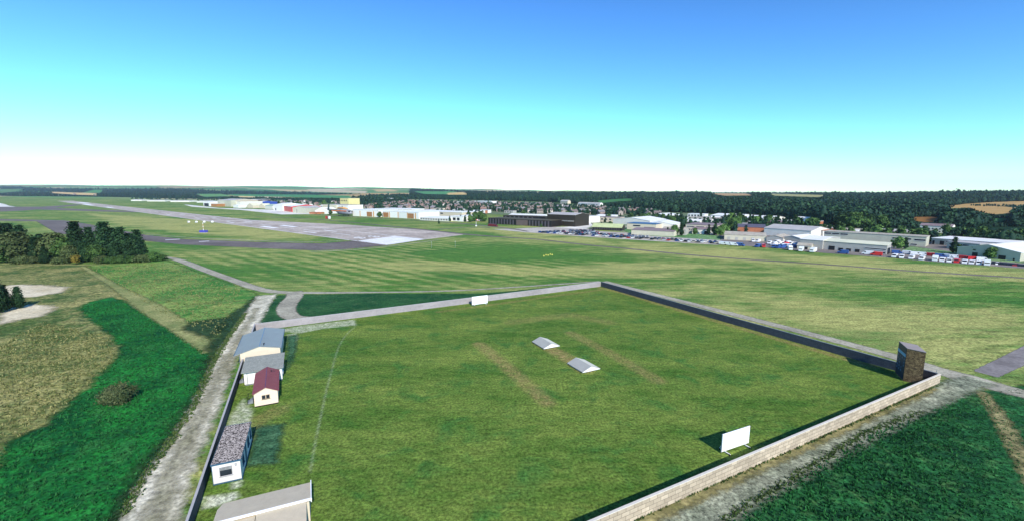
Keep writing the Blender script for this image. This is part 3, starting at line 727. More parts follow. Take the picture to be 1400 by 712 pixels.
def pitch_cover(loc, az, label):
    t = empty('pitch_cover', (*loc, 0), az, label, 'pitch cover', 'wheeled covers on the cricket square')
    w, d, e, r = 4.2, 5.2, .32, 1.12
    m = MB(); m.poly([(0,0,e),(w/2,0,r),(w/2,d,r),(0,d,e)]); m.poly([(0,0,e-.05),(0,d,e-.05),(w/2,d,r-.05),(w/2,0,r-.05)])
    m.poly([(0,0,e-.05),(w/2,0,r-.05),(w/2,0,r),(0,0,e)]); m.poly([(0,d,e),(w/2,d,r),(w/2,d,r-.05),(0,d,e-.05)]); m.poly([(0,0,e),(0,d,e),(0,d,e-.05),(0,0,e-.05)])
    m.obj('roof_sheet', flat('shaded_cover_sheet', (.40,.39,.34), .06, 1, .6, wave=(2.4, 'Y', .05)), t)  # left slope painted greyer for the weaker light it gets
    m = MB(); m.poly([(w,0,e),(w,d,e),(w/2+.002,d,r),(w/2+.002,0,r)]); m.poly([(w,0,e-.05),(w/2+.002,0,r-.05),(w/2+.002,d,r-.05),(w,d,e-.05)]); m.poly([(w,0,e-.05),(w,d,e-.05),(w,d,e),(w,0,e)])
    m.obj('roof_sheet', flat('cream_cover_sheet', (.66,.63,.5), .05, 1, .6), t)
    for y in (.03, d-.03):
        m = MB(); m.poly([(.02,y,e-.12),(w-.02,y,e-.12),(w-.02,y,e-.055),(w/2,y,r-.055),(.02,y,e-.055)]); m.obj('gable_panel', TRIM, t)
    m = MB(); m.box(.02,.1,.05,d-.05,.14,e-.06); m.box(w-.1,w-.02,.05,d-.05,.14,e-.06); m.box(.1,w-.1,.05,.1,.14,.2); m.box(.1,w-.1,d-.1,d-.05,.14,.2); m.obj('frame', STEEL, t)
    for x in (.06, w-.06):
        for y in (.5, d-.5):
            m = MB(); m.tube((x-.05,y,.13),(x+.05,y,.13),.13,.13,12); m.obj('wheel', TYRE, t)
    return t
pitch_cover((6.9, 93.15), R(90-63), 'gabled white pitch cover on the square, the one nearer the far wall')
pitch_cover((13.35, 80.2), R(90-63), 'gabled white pitch cover on the square, the one nearer the block wall')

# ------------------------------------------------------------------ cabins along the left wall
def window(parent, x0, x1, z0, z1, y=-.0, frame=TRIM, glass=GLASS, bars=1, depth=.05, face='y', name='window', sill=True):
    """window set proud of a wall whose outside is at -y (front) or +x (right side)"""
    def bx(mm, a0, a1, d0, d1, c0, c1):
        if face == 'y': mm.box(a0, a1, y-d1, y-d0, c0, c1)
        else: mm.box(y+d0, y+d1, a0, a1, c0, c1)
    m = MB(); t = .06
    bx(m, x0-t, x0, .003, depth, z0-t, z1+t); bx(m, x1, x1+t, .003, depth, z0-t, z1+t)
    bx(m, x0, x1, .003, depth, z1, z1+t); bx(m, x0, x1, .003, depth, z0-t, z0)
    for k in range(1, bars+1):
        xx = x0+(x1-x0)*k/(bars+1); bx(m, xx-.025, xx+.025, .012, depth-.004, z0, z1)
    if sill: bx(m, x0-t-.05, x1+t+.05, .004, depth+.07, z0-t-.05, z0-t-.003)
    f = m.obj(name, frame, parent)
    g = MB(); bx(g, x0+.001, x1-.001, .004, .010, z0+.001, z1-.001); g.obj('pane', glass, f)
    return f
def door(parent, x0, x1, z0, z1, y=0, mat=None, face='y'):
    m = MB()
    if face == 'y': m.box(x0, x1, y-.05, y-.004, z0, z1)
    else: m.box(y+.004, y+.05, x0, x1, z0, z1)
    d = m.obj('door', mat or BLUET, parent)
    h = MB()
    if face == 'y': h.box(x1-.16, x1-.1, y-.1, y-.053, z0+.95, z0+1.05)
    else: h.box(y+.053, y+.1, x1-.16, x1-.1, z0+.95, z0+1.05)
    h.obj('handle', STEEL, d); return d

def blue_shed():
    t = empty('storage_shed', uv(-13.8, 97.9), AZ, 'large shed with blue-grey metal roof and cream end wall beside the gravel lane', 'shed')
    w, d, hl, hr, hrdg, xr = 7.0, 13.4, 2.75, 3.05, 3.75, 3.4
    m = MB(); m.prism([(0,0),(w,0),(w,hr),(xr,hrdg),(0,hl)], 'y', 0, d); m.obj('wall', CREAM, t)
    def slope(x0, z0, x1, z1, mat, y0, y1):
        q = MB(); k = .07; 
        q.poly([(x0,y0,z0+k),(x1,y0,z1+k),(x1,y1,z1+k),(x0,y1,z0+k)]); q.poly([(x0,y0,z0+.003),(x0,y1,z0+.003),(x1,y1,z1+.003),(x1,y0,z1+.003)])
        q.poly([(x0,y0,z0+.003),(x1,y0,z1+.003),(x1,y0,z1+k),(x0,y0,z0+k)]); q.poly([(x0,y1,z0+.003),(x0,y1,z0+k),(x1,y1,z1+k),(x1,y1,z1+.003)])
        q.poly([(x0,y0,z0+.003),(x0,y0,z0+k),(x0,y1,z0+k),(x0,y1,z0+.003)]); q.poly([(x1,y0,z1+.003),(x1,y1,z1+.003),(x1,y1,z1+k),(x1,y0,z1+k)])
        return q
    kl = (hrdg-hl)/xr
    r1 = slope(-.95, hl-kl*.95+.03, xr-.002, hrdg, R_BLUE, -.12, d+.2).obj('roof', R_BLUE, t)
    kr = (hr-hrdg)/(w-xr)
    slope(xr+.002, hrdg, w+.25, hr+kr*.25, R_BLUE, -.12, d+.2).obj('roof', R_BLUE, t)
    q = MB(); q.box(xr-.06,xr+.06,-.14,d+.22,hrdg+.05,hrdg+.11); q.obj('ridge_cap', flat('blue_ridge', (.13,.24,.36), .1, 1, .5), t)
    q = MB(); q.box(-1.08,-.955,-.12,d+.2,hl-kl*.95-.03,hl-kl*.95+.09); q.box(w+.255,w+.36,-.12,d+.2,hr-.13,hr-.02); q.obj('gutter', BLUET, t)
    q = MB(); q.tube((4.1,.8,hrdg-.15),(4.1,.8,hrdg+.35),.07,.07,8); q.tube((4.1,.8,hrdg+.35),(4.3,.75,hrdg+.32),.1,.1,8); q.obj('flue', BLACK, t)
    q = MB(); q.tube((-.1,-.08,0),(-.1,-.08,2.5),.05,.05,8); q.obj('drainpipe', CAPD, t)
blue_shed()
def grey_cabin():
    t = empty('pavilion_cabin', uv(-12.1, 87.8), AZ, 'white walled cabin with weathered grey felt roof between the maroon and blue roofs', 'cabin')
    w, d, h0, h1 = 6.0, 6.2, 2.5, 2.95
    m = MB(); m.prism([(0,.25),(d,.25),(d,h1),(0,h0)], 'x', 0, w); m.obj('wall', WHITE, t)
    m = MB(); m.box(.06,w-.06,.06,d-.06,0,.248); m.obj('plinth', CAPD, t)
    q = MB(); k = (h1-h0)/d; y0, y1 = -.5, d+.3; z0, z1 = h0+k*y0, h0+k*y1; x0, x1 = -.35, w+.3
    q.poly([(x0,y0,z0+.12),(x1,y0,z0+.12),(x1,y1,z1+.12),(x0,y1,z1+.12)]); q.poly([(x0,y0,z0+.02),(x0,y1,z1+.02),(x1,y1,z1+.02),(x1,y0,z0+.02)])
    q.poly([(x0,y0,z0+.02),(x1,y0,z0+.02),(x1,y0,z0+.12),(x0,y0,z0+.12)]); q.poly([(x1,y0,z0+.02),(x1,y1,z1+.02),(x1,y1,z1+.12),(x1,y0,z0+.12)])
    q.poly([(x0,y0,z0+.02),(x0,y0,z0+.12),(x0,y1,z1+.12),(x0,y1,z1+.02)]); q.poly([(x0,y1,z1+.02),(x0,y1,z1+.12),(x1,y1,z1+.12),(x1,y1,z1+.02)])
    q.obj('roof', R_FELT, t)
    q = MB(); q.tube((.5,-.1,0),(.5,-.1,h0-.1),.045,.045,8); q.tube((.5,-.1,h0-.1),(.5,-.46,h0-.02),.045,.045,8); q.obj('drainpipe', CAPD, t)
    window(t, .9, 2.2, 1.1, 2.0, w, face='x'); door(t, 3.2, 4.2, .25, 2.25, w, face='x')
grey_cabin()
def red_cabin():
    az = R(90-63.2); t = empty('changing_hut', (-41.0, 66.75, 0), az, 'small cream gabled hut with maroon roof and little double window', 'hut')
    w, d, h, r = 3.35, 9.0, 2.35, 3.15
    m = MB(); m.prism([(0,.22),(w,.22),(w,h),(w/2,r),(0,h)], 'y', 0, d); m.obj('wall', PINKCREAM, t)
    m = MB(); m.box(.05,w-.05,.05,d-.05,0,.218); m.obj('plinth', BLACK, t)
    k = (r-h)/(w/2); e = .22
    for sg in (0, 1):
        q = MB(); X = lambda x: x if sg == 0 else w-x
        pts = [(-e, h-k*e), (w/2-.002, r)]
        (xa, za), (xb, zb) = pts
        for y0, y1 in ((-.25, d+.25),):
            q.poly([(X(xa),y0,za+.08),(X(xb),y0,zb+.08),(X(xb),y1,zb+.08),(X(xa),y1,za+.08)]); q.poly([(X(xa),y0,za+.01),(X(xb),y0,zb+.01),(X(xb),y1,zb+.01),(X(xa),y1,za+.01)])
            q.poly([(X(xa),y0,za+.01),(X(xb),y0,zb+.01),(X(xb),y0,zb+.08),(X(xa),y0,za+.08)]); q.poly([(X(xa),y1,za+.01),(X(xb),y1,zb+.01),(X(xb),y1,zb+.08),(X(xa),y1,za+.08)])
            q.poly([(X(xa),y0,za+.01),(X(xa),y1,za+.01),(X(xa),y1,za+.08),(X(xa),y0,za+.08)])
        q.obj('roof', R_RED, t)
    q = MB(); q.box(w/2-.05,w/2+.05,-.27,d+.27,r+.06,r+.11); q.obj('ridge_cap', flat('purple_ridge', (.12,.06,.12), .1, 1, .6), t)
    q = MB(); q.tube((2.35,7.2,r-.4),(2.35,7.2,r+.2),.05,.05,8); q.tube((2.35,7.2,r+.0),(2.95,7.0,r-.15),.03,.03,6); q.obj('flue', BLACK, t)
    f = window(t, 1.12, 1.55, 1.25, 1.8, 0, frame=flat('brown_frame', (.25,.2,.13), .1, 1, .6), bars=0); window(t, 1.72, 2.15, 1.25, 1.8, 0, frame=bpy.data.materials['brown_frame'], bars=0)
    door(t, 5.2, 6.1, .22, 2.15, w, face='x', mat=BLACK)
red_cabin()
def steps(loc, az, label):
    m = MB(); 
    for k in range(3): m.box(-.9+k*.3, .0, -.6, .6, k*.2, k*.2+.198)
    t = empty('entrance_steps', loc, az, label, 'steps', 'dark steps behind the huts'); m.obj('treads', CAPD, t)
    for y in (-.62, .62):
        m = MB()
        for x in (-.85, -.05): m.tube((x,y,0),(x,y,1.3),.035,.035,6)
        m.tube((-.85,y,1.3),(-.05,y,1.3),.035,.035,6)
        m.obj('handrail', BLACK, t)
steps(uv(-9.95, 80.2), AZ, 'dark steps with handrail beside the maroon roofed hut')
steps(uv(-12.35, 90.0), AZ, 'dark steps with handrail beside the grey roofed cabin')
def gravel_cabin():
    az = R(90-66.3); t = empty('portable_cabin', (-34.95, 47.65, 0), az, 'white portable cabin with speckled gravel roof and blue edge trim', 'cabin')
    w, d, h = 2.9, 9.4, 2.6
    m = MB(); m.box(0,w,0,d,.15,h); m.obj('wall', flat('off_white_panel', (.66,.64,.58), .06, .8, .6), t)
    m = MB(); m.box(-.06,w+.06,-.06,d+.06,h+.002,h+.05); m.obj('roof', GRAVELR, t)
    m = MB()
    m.box(-.1,w+.1,-.1,-.063,h-.1,h+.09); m.box(-.1,w+.1,d+.063,d+.1,h-.1,h+.09); m.box(-.1,-.063,-.063,d+.063,h-.1,h+.09); m.box(w+.063,w+.1,-.063,d+.063,h-.1,h+.09)
    m.box(-.03,w+.03,-.05,-.004,.05,.2); m.box(w+.004,w+.05,-.004,d,.05,.2); m.box(w-.03,w+.04,-.04,-.006,.2,h-.1); m.box(-.04,.02,-.04,-.006,.2,h-.1)
    m.obj('edge_trim', BLUET, t)
    f = window(t, .75, 1.95, 1.0, 2.05, 0, frame=CAPG, bars=0)
    m = MB(); m.box(.76,1.94,-.075,-.054,1.72,2.1); m.obj('blind_box', flat('striped_grille', (.25,.25,.24), .3, 3, .7, wave=(6, 'Z', .3)), f)
    for a, b in ((1.2,2.3),(5.6,6.7),(7.9,8.6)): window(t, a, b, 1.1, 2.0, w, face='x', bars=1, frame=BLUET)
    door(t, 3.4, 4.3, .2, 2.2, w, face='x')
    m = MB(); m.box(2.28,2.5,-.14,-.004,2.15,2.3); m.tube((2.39,-.12,2.16),(2.39,-.2,2.05),.05,.07,8); m.obj('wall_lamp', CAPG, t)
    for x in (.2, w-.5):
        for y in (.3, 4.6, 8.8): m = MB(); m.box(x,x+.3,y,y+.3,0,.148); m.obj('foot', BLACK, t)
gravel_cabin()
def beige_pavilion():
    t = empty('pavilion', uv(-10.1, 42.2), AZ, 'low beige roofed pavilion with white gutter strip at the corner of the ground', 'pavilion')
    # main slope behind, white fascia, lower roof in front
    m = MB(); m.box(.15,8.35,4.55,7.5,0,2.35); m.obj('wall', CREAM, t)
    m = MB(); m.box(.6,7.95,.2,4.5,0,2.05); m.obj('wall', CREAM, t)
    def slab(x0,x1,y0,z0,y1,z1,nm,mat,ch=0,th=.09):
        q = MB(); A_ = [(x0+0*ch,y0,z0),(x1,y0,z0),(x1,y1,z1),(x0+ch,y1,z1)]
        if ch: A_.append((x0,y1-(y1-y0)*.32,z1-(z1-z0)*.32))
        q.poly([(a,b,c+th) for a,b,c in A_]); q.poly(A_[::-1])
        for i in range(len(A_)):
            a, b = A_[i], A_[(i+1)%len(A_)]; q.poly([a,b,(b[0],b[1],b[2]+th),(a[0],a[1],a[2]+th)])
        return q.obj(nm, mat, t)
    slab(0, 4.148, 4.45, 2.75, 7.7, 2.42, 'roof', R_STONE, .35); slab(4.152, 8.5, 4.45, 2.75, 7.7, 2.42, 'roof', R_STONE)
    slab(3.6, 8.1, -.3, 2.12, 4.32, 2.5, 'roof', R_STONE); slab(.4, 3.52, -.3, 2.02, 4.32, 2.4, 'roof', R_STONE)
    m = MB(); m.box(-.02,8.62,4.33,4.447,2.62,2.86); m.obj('fascia', TRIM, t)
    m = MB(); m.box(8.505,8.6,4.45,7.75,2.35,2.75); m.obj('barge_board', TRIM, t)
beige_pavilion()

# ------------------------------------------------------------------ industrial and airport buildings
FOOT = []
def free(x, y, mrg=2.0):
    for ax, ay, c, s_, L, d in FOOT:
        u = (x-ax)*c+(y-ay)*s_; v = -(x-ax)*s_+(y-ay)*c
        if -mrg < u < L+mrg and -mrg < v < d+mrg: return False
    return True
def bld(name, label, A, B, depth, h, roof='flat', rh=0, wm=GREYC, rm=R_GREY, ops=(), group=None, cat='building', h2=None, gable=None, over=.25, z=None, end_m=None):
    """A, B: ends of the front at ground level in the photograph; depth runs away from the front.
    roof: flat | long (ridge along the front) | deep (ridge running back) | mono. ops: (side, a, b, z0, z1, kind), a/b as shares of the side"""
    ax, ay, az_ = pt(*A); bx, by, bz = pt(*B)
    L = math.hypot(bx-ax, by-ay); az = math.atan2(by-ay, bx-ax); z0 = min(az_, bz) if z is None else z
    t = empty(name, (ax, ay, z0-.0), az, label, cat, group)
    FOOT.append((ax, ay, math.cos(az), math.sin(az), L, depth))
    m = MB(); g = -1.0 if z0 > .3 else -.15
    if roof == 'flat': m.box(0, L, 0, depth, g, h)
    elif roof == 'long': m.prism([(0,g),(depth,g),(depth,h),(depth/2,h+rh),(0,h)], 'x', 0, L)
    elif roof == 'deep': m.prism([(0,g),(L,g),(L,h),(L/2,h+rh),(0,h)], 'y', 0, depth)
    elif roof == 'mono': m.prism([(0,g),(depth,g),(depth,h+rh),(0,h)], 'x', 0, L)
    m.obj('wall', wm, t)
    q = MB(); o = over; k = .18
    def sl(p):  # p: four points counter-clockwise seen from above
        q.poly([(x,y,zz+k) for x,y,zz in p]); q.poly([(x,y,zz+.01) for x,y,zz in p[::-1]])
        for i in range(4):
            a, b = p[i], p[(i+1)%4]; q.poly([(a[0],a[1],a[2]+.01),(b[0],b[1],b[2]+.01),(b[0],b[1],b[2]+k),(a[0],a[1],a[2]+k)])
    if roof == 'flat':
        q.box(-o, L+o, -o, depth+o, h+.01, h+.25)
    elif roof == 'long':
        s_ = rh/(depth/2)
        sl([(-o,-o,h-s_*o),(L+o,-o,h-s_*o),(L+o,depth/2,h+rh),(-o,depth/2,h+rh)])
        sl([(-o,depth/2+.002,h+rh),(L+o,depth/2+.002,h+rh),(L+o,depth+o,h-s_*o),(-o,depth+o,h-s_*o)])
    elif roof == 'deep':
        s_ = rh/(L/2)
        sl([(-o,-o,h-s_*o),(L/2,-o,h+rh),(L/2,depth+o,h+rh),(-o,depth+o,h-s_*o)])
        sl([(L/2+.002,-o,h+rh),(L+o,-o,h-s_*o),(L+o,depth+o,h-s_*o),(L/2+.002,depth+o,h+rh)])
    elif roof == 'mono':
        s_ = rh/depth
        sl([(-o,-o,h-s_*o),(L+o,-o,h-s_*o),(L+o,depth+o,h+rh+s_*o),(-o,depth+o,h+rh+s_*o)])
    r = q.obj('roof', rm, t)
    for op in ops:
        side, a, b, c0, c1, kind = op[:6]
        mt = {'window': GLASS, 'door': BLACK, 'shutter': GREYC, 'pier': ORNP, 'panel': ORNG}[kind] if len(op) < 7 else op[6]
        w = MB(); e = .12
        if side == 'f': w.box(L*a, L*b, -e, -.01, c0, c1)
        else: w.box(L+.01, L+e, depth*a, depth*b, c0, c1)
        nm = {'window': 'window', 'door': 'door', 'shutter': 'door', 'pier': 'pier', 'panel': 'door'}[kind]
        ob = w.obj(nm, mt, t)
        if kind == 'window' and (b-a)*L > 1.2:
            w = MB(); 
            if side == 'f': w.box(L*a-.1, L*b+.1, -e-.06, -e-.005, c0-.18, c0-.02); w.box(L*a-.1, L*b+.1, -e-.06, -e-.005, c1+.02, c1+.14)
            else: w.box(L+e+.005, L+e+.06, depth*a-.1, depth*b+.1, c0-.18, c0-.02)
            w.obj('frame', TRIM, ob)
    return t, L
def strip(side, n, a0, a1, z0, z1, kind='window', fill=.7, *rest):
    w = (a1-a0)/n; return [(side, a0+k*w, a0+k*w+w*fill, z0, z1, kind, *rest) for k in range(n)]

# right-hand row, front to back
bld('warehouse', 'big grey gabled shed with bright white roof beyond the parked trucks', (1307.7,348.8), (1394,357), 48, 4.3, 'deep', 2.6, GREENG, R_WHITE, [('f',.26,.35,0,2.4,'door'),('f',.68,.79,0,2.2,'door'),('f',.90,.925,0,1.4,'door')], cat='warehouse')
bld('office_block', 'long pale green-grey office block with dark ribbon windows behind the grey shed', (1125.7,328.5), (1265,337.6), 13, 6.2, 'flat', 0, GREENG, R_TAN, strip('f',3,.0,.27,4.5,5.5,'window',.85)+strip('f',2,.70,.88,3.9,4.9,'window',.88)+[('f',.90,.995,3.7,4.7,'window')]+strip('f',3,.70,.96,.9,1.7,'window',.6), cat='office building')
bld('workshop', 'long grey shed with cream metal roof and row of dark doors beside the airfield', (1124.6,340.9), (1211.6,348.2), 9, 4.9, 'mono', .9, GREYC, R_CREAM, [('f',.10,.20,0,2.4,'door'),('f',.265,.34,0,1.7,'door'),('f',.39,.465,0,1.7,'door'),('f',.53,.60,0,1.7,'door'),('f',.68,.985,2.4,3.0,'window'),('f',.70,.98,.4,1.3,'window'),('r',.15,.85,0,3.4,'door')], cat='workshop')
bld('warehouse', 'grey shed with pale grey gable between the cream-roofed shed and the low hut', (1093,338.5), (1124,341.2), 30, 5.2, 'long', 1.2, GREYC, R_WHITE, [('f',.1,.45,0,2.6,'door')], cat='warehouse')
bld('workshop', 'low brown-roofed hut among the parked vans', (1089.5,340.2), (1109,341.6), 7, 2.1, 'long', 1.2, BEIGE, R_TAN, [('f',.55,.75,0,1.5,'door')], cat='hut')
bld('warehouse', 'grey gabled shed with a white roof side behind the crowded van yard', (1070.6,331.5), (1094,333.6), 22, 3.6, 'deep', 1.3, GREYC, R_WHITE, [], cat='warehouse')
bld('warehouse', 'grey gabled shed adjoining the long tan-roofed shed', (1047.5,330.4), (1070,332), 20, 3.1, 'deep', 1.3, GREYC, R_TAN, [], cat='warehouse')
bld('warehouse', 'long low shed with weathered tan roof at the end of the car park', (990,327.7), (1047,330.2), 24, 3.6, 'long', 1.4, BEIGE, R_TAN, strip('f',4,.08,.85,0,2.2,'shutter',.35), cat='warehouse')
bld('warehouse', 'grey roofed shed with terracotta walls behind the tan-roofed shed', (1008,318), (1046,319.4), 25, 4.6, 'long', 1.8, R_TERRA, R_DARK, cat='warehouse')
bld('warehouse', 'long grey-roofed hangar with cream end wall before the trees', (1044,321.5), (1108,326.5), 30, 5.6, 'long', 2.4, PALEC, R_GREY, cat='warehouse')
bld('workshop', 'small white building with red roof edge beside the office block', (1116.5,324), (1125,325), 10, 5.2, 'flat', 0, WHITE, R_TERRA, cat='workshop')
bld('warehouse', 'very long low white-roofed building reaching the frame edge behind the gabled shed', (1273,334), (1440,346.5), 26, 3.9, 'flat', 0, GREENG, R_WHITE, [('f',.01,.03,0,2.6,'door'),('f',.08,.12,0,2.6,'door')]+strip('f',3,.14,.36,2.0,2.9,'window',.8), cat='warehouse')
bld('office_block', 'low grey office wing with ribbon windows in front of the long white roof', (1294,339.5), (1338,343.6), 12, 4.0, 'flat', 0, GREENG, R_GREY, strip('f',3,.08,.72,2.4,3.2,'window',.85)+strip('f',3,.08,.72,.7,1.4,'window',.7), cat='office building')
bld('apartment_block', 'pale block with maroon roof standing alone among the big trees', (1256.5,317.5), (1300.5,319.5), 12, 5.6, 'long', 1.6, PALEC, R_MAUVE, strip('f',8,.06,.96,2.9,3.9,'window',.4)+strip('f',8,.06,.96,.8,1.8,'window',.4), cat='building')
bld('depot', 'wide white hall roof beyond the purple-roofed office', (971,299), (1012,301), 40, 4.0, 'long', 2.0, PALEC, R_WHITE, cat='depot')
bld('depot', 'pale hall with white roof seen between the trees before the wood', (1016,303.5), (1056,305.5), 36, 4.6, 'long', 2.4, PALEC, R_WHITE, cat='depot')
bld('depot', 'small pale hall with an open dark bay behind the purple-roofed office', (936,303.5), (993,306), 22, 5.0, 'flat', 0, CREAM, R_TAN, [('f',.72,.88,.5,4.6,'door')]+strip('f',4,.12,.66,1.6,3.0,'window',.4), cat='depot')
bld('depot', 'far white gabled hall at the foot of the wood', (884,297.5), (916,299), 30, 3.4, 'deep', 2.2, PALEC, R_WHITE, cat='depot')
bld('depot', 'row of white garages at the wood edge above the far car park', (940,296.2), (963,297), 16, 3.6, 'flat', 0, WHITE, R_WHITE, strip('f',5,.05,.95,.4,2.6,'door',.5), cat='depot')
bld('depot', 'white roof peeping out of the trees near the wood', (1086,305), (1104,306), 16, 5, 'long', 1.6, WHITE, R_WHITE, cat='depot')
bld('depot', 'low white-fronted block with salmon wall among the trees', (1104,309.5), (1119,310.3), 12, 5, 'flat', 0, R_TERRA, R_WHITE, cat='depot')
# around the purple-roofed office and the big white halls
bld('office_block', 'cream two-storey office with flat purple-grey roof and ribbon windows', (937,317.2), (980,319.6), 27, 6.4, 'flat', 0, CREAM, R_MAUVE, strip('f',3,.04,.97,4.4,5.2,'window',.8)+strip('f',3,.04,.5,1.9,2.8,'window',.8)+strip('r',3,.1,.9,3.0,4.2,'window',.4), cat='office building')
bld('workshop', 'mauve-roofed low building in front of the cream office', (946,319.6), (977,321), 11, 3.6, 'long', 1.4, PALEC, R_MAUVE, [('f',.55,.72,0,2.6,'door')], cat='workshop')
bld('warehouse', 'long low pale shed with thin mauve roof behind the parked cars', (863,320.8), (921,323.8), 14, 3.7, 'mono', .9, BEIGE, R_MAUVE, cat='warehouse')
bld('workshop', 'mauve-roofed shed joined to the end of the long pale shed', (905,320.5), (937,322), 15, 4.2, 'long', 1.4, GREYC, R_TAN, cat='workshop')
bld('showroom', 'cream building with dark blue roof edge behind the parked cars', (857,313.6), (896.5,315.6), 18, 5.4, 'flat', 0, CREAM, R_LBLUE, [('f',.22,.47,3,4.3,'window'),('f',.60,.96,.4,2.9,'window',R_MAUVE)], cat='showroom')
bld('warehouse', 'broad white-roofed gabled shed beside the cream building with blue roof edge', (884,313), (921,314.5), 32, 4.6, 'deep', 2.3, PALEC, R_WHITE, cat='warehouse')
bld('warehouse', 'great white hall roof spanning behind the cream building', (838,306), (888,309), 38, 4.8, 'deep', 2.6, PALEC, R_WHITE, cat='warehouse')
bld('office_block', 'small beige block left of the great white hall', (819,303.4), (847,304.6), 14, 5.4, 'flat', 0, CREAM, R_MAUVE, strip('f',4,.1,.9,2.4,3.8,'window',.5), cat='office building')
bld('lodge', 'dark timber lodge with slatted yellow-green roof beside the lawn', (809,314.4), (850,316), 13, 2.6, 'long', 2.9, DARKC, R_GREEN, strip('f',12,.02,.98,.6,2.3,'pier',.25,FIN), cat='lodge')
bld('warehouse', 'low white sheds lined up behind the dark terminal', (695,299.5), (743,301), 18, 4.6, 'long', 1.6, WHITE, R_WHITE, cat='warehouse')
bld('warehouse', 'pale block at the end of the tall dark building', (790,304), (801,305), 20, 7, 'flat', 0, PALEC, R_GREY, cat='warehouse')
# dark terminal
bld('terminal_wing', 'long low black building with pale vertical fins beside the car park', (667.6,306), (753.8,311), 20, 6.0, 'flat', 0, DARKC, flat('moss_brown_roof', (.07,.06,.035), .2, .15, .9), strip('f',9,.03,.46,.2,5.6,'pier',.36,FIN)+[('f',.47,.65,.2,5.6,'pier',flat('brown_infill', (.13,.095,.085), .2, .3, .7, wave=(1.2,'X',.3)))]+strip('f',7,.67,.995,.2,5.6,'pier',.42,FIN), cat='terminal')
bld('terminal_wing', 'low dark rear wing half hidden behind the finned black building', (688,302), (745,304.4), 16, 6.0, 'flat', 0, DARKC, bpy.data.materials['moss_brown_roof'], strip('f',7,.05,.8,3.6,5.6,'pier',.3,FIN), cat='terminal')
bld('terminal_block', 'tall dark brown block with grey roof next to the black finned building', (748,308.2), (786,310.4), 27, 11.2, 'long', 1.6, BRNC, R_GREY, strip('f',4,.02,.98,5.2,5.7,'window',.94,flat('gold_band', (.08,.06,.03), .2, .4, .5)), cat='terminal')
# north side hangars
def hangar_row():
    a, b = (482.5,295.6), (517.5,297.2)
    bld('hangar', 'white hangar with brown door panel at the start of the long hangar row', a, b, 34, 9.0, 'flat', 0, WHITE, R_WHITE, strip('f',1,.56,.76,.3,6.6,'panel',1)+[('f',.28,.31,0,7.4,'pier'),('f',.80,.84,0,7.4,'pier')], cat='hangar')
    bld('hangar', 'middle white hangar with wide brown door in the hangar row', (523.5,297.3), (545,298.3), 34, 8.2, 'flat', 0, WHITE, R_WHITE, [('f',.03,.37,.3,6.6,'panel'),('f',.41,.46,0,7.4,'pier'),('f',.95,.995,0,7.4,'pier')], cat='hangar')
    bld('hangar', 'last white hangar of the row with brown door and orange piers', (545.6,298.4), (572.6,300), 34, 8.0, 'flat', 0, WHITE, R_WHITE, [('f',.46,.76,.3,6.6,'panel'),('f',.42,.455,0,7.4,'pier'),('f',.82,.87,0,7.4,'pier')], cat='hangar')
hangar_row()
bld('warehouse', 'white flat-roofed sheds behind the hangar row', (517,292.6), (563,294), 30, 8, 'flat', 0, PALEC, R_WHITE, cat='warehouse')
bld('warehouse', 'wide white flat roof behind the low long-windowed building', (566,294.6), (632,297.6), 34, 6.4, 'flat', 0, CREAM, R_WHITE, strip('f',4,.3,.66,3.6,5.2,'window',.6), cat='warehouse')
bld('clubhouse', 'low long-windowed building with white roof beyond the runway end', (574,301.2), (614,303), 22, 3.2, 'mono', 1.0, PALEC, R_WHITE, strip('f',11,.03,.98,1.0,2.4,'window',.55), cat='clubhouse')
bld('warehouse', 'white building with two dark openings beside the low clubhouse', (614,302.4), (633,303.4), 32, 5.6, 'flat', 0, WHITE, R_WHITE, [('f',.28,.48,1.2,4.2,'door'),('f',.58,.76,1.2,4.2,'door')], cat='warehouse')
bld('warehouse', 'white shed with orange roof vent behind the round bushes', (635,300.8), (650.5,301.4), 20, 5.2, 'flat', 0, WHITE, R_WHITE, cat='warehouse')
bld('hangar', 'red-fronted hangar with white roof beside the grey-green hangar', (387.5,288.6), (399,290.4), 46, 9, 'long', 3.2, REDP, R_WHITE, cat='hangar')
bld('hangar', 'grey-green hangar with low gable next to the red hangar', (400.3,291.3), (419,291.9), 30, 8.2, 'deep', 2.6, GREENG, R_GREY, [('f',.3,.32,.3,6,'door')], cat='hangar')
bld('office_block', 'small red building on dark posts between the two hangars', (420,290.4), (426.5,290.8), 14, 7.6, 'flat', 0, REDP, R_TERRA, strip('f',3,.1,.95,4.2,5.6,'window',.6), cat='office building')
bld('hangar', 'white gabled hangar beside the parked helicopter', (431,292.6), (446,293), 24, 5, 'deep', 4.6, WHITE, R_WHITE, [('f',.2,.85,.2,3,'panel')], cat='hangar')
bld('store', 'low orange-red shed in front of the red building', (423,292.8), (433.5,293.2), 8, 2.6, 'flat', 0, R_TERRA, R_TERRA, cat='shed')
bld('office_block', 'big beige block behind the white gabled hangar', (441.5,288.6), (459,289), 30, 11, 'flat', 0, BEIGE, R_GREY, cat='office building')
bld('warehouse', 'big white box building behind the helicopter', (459.3,288.8), (476,289.4), 32, 10.5, 'flat', 0, WHITE, R_TAN, cat='warehouse')
bld('office_block', 'yellow cube-like block rising behind the white box building', (465.5,285), (477,285.4), 26, 20, 'flat', 0, flat('yellow_render', (.7,.6,.27), .08, .3, .8), R_TAN, strip('f',4,.1,.9,14,17,'window',.4), cat='office building')
bld('hangar', 'white hangar with dark door next to the red-fronted hangar', (374,287.8), (387,288.8), 40, 10, 'long', 3, WHITE, R_WHITE, [('f',.2,.3,.2,4,'door')], cat='hangar')
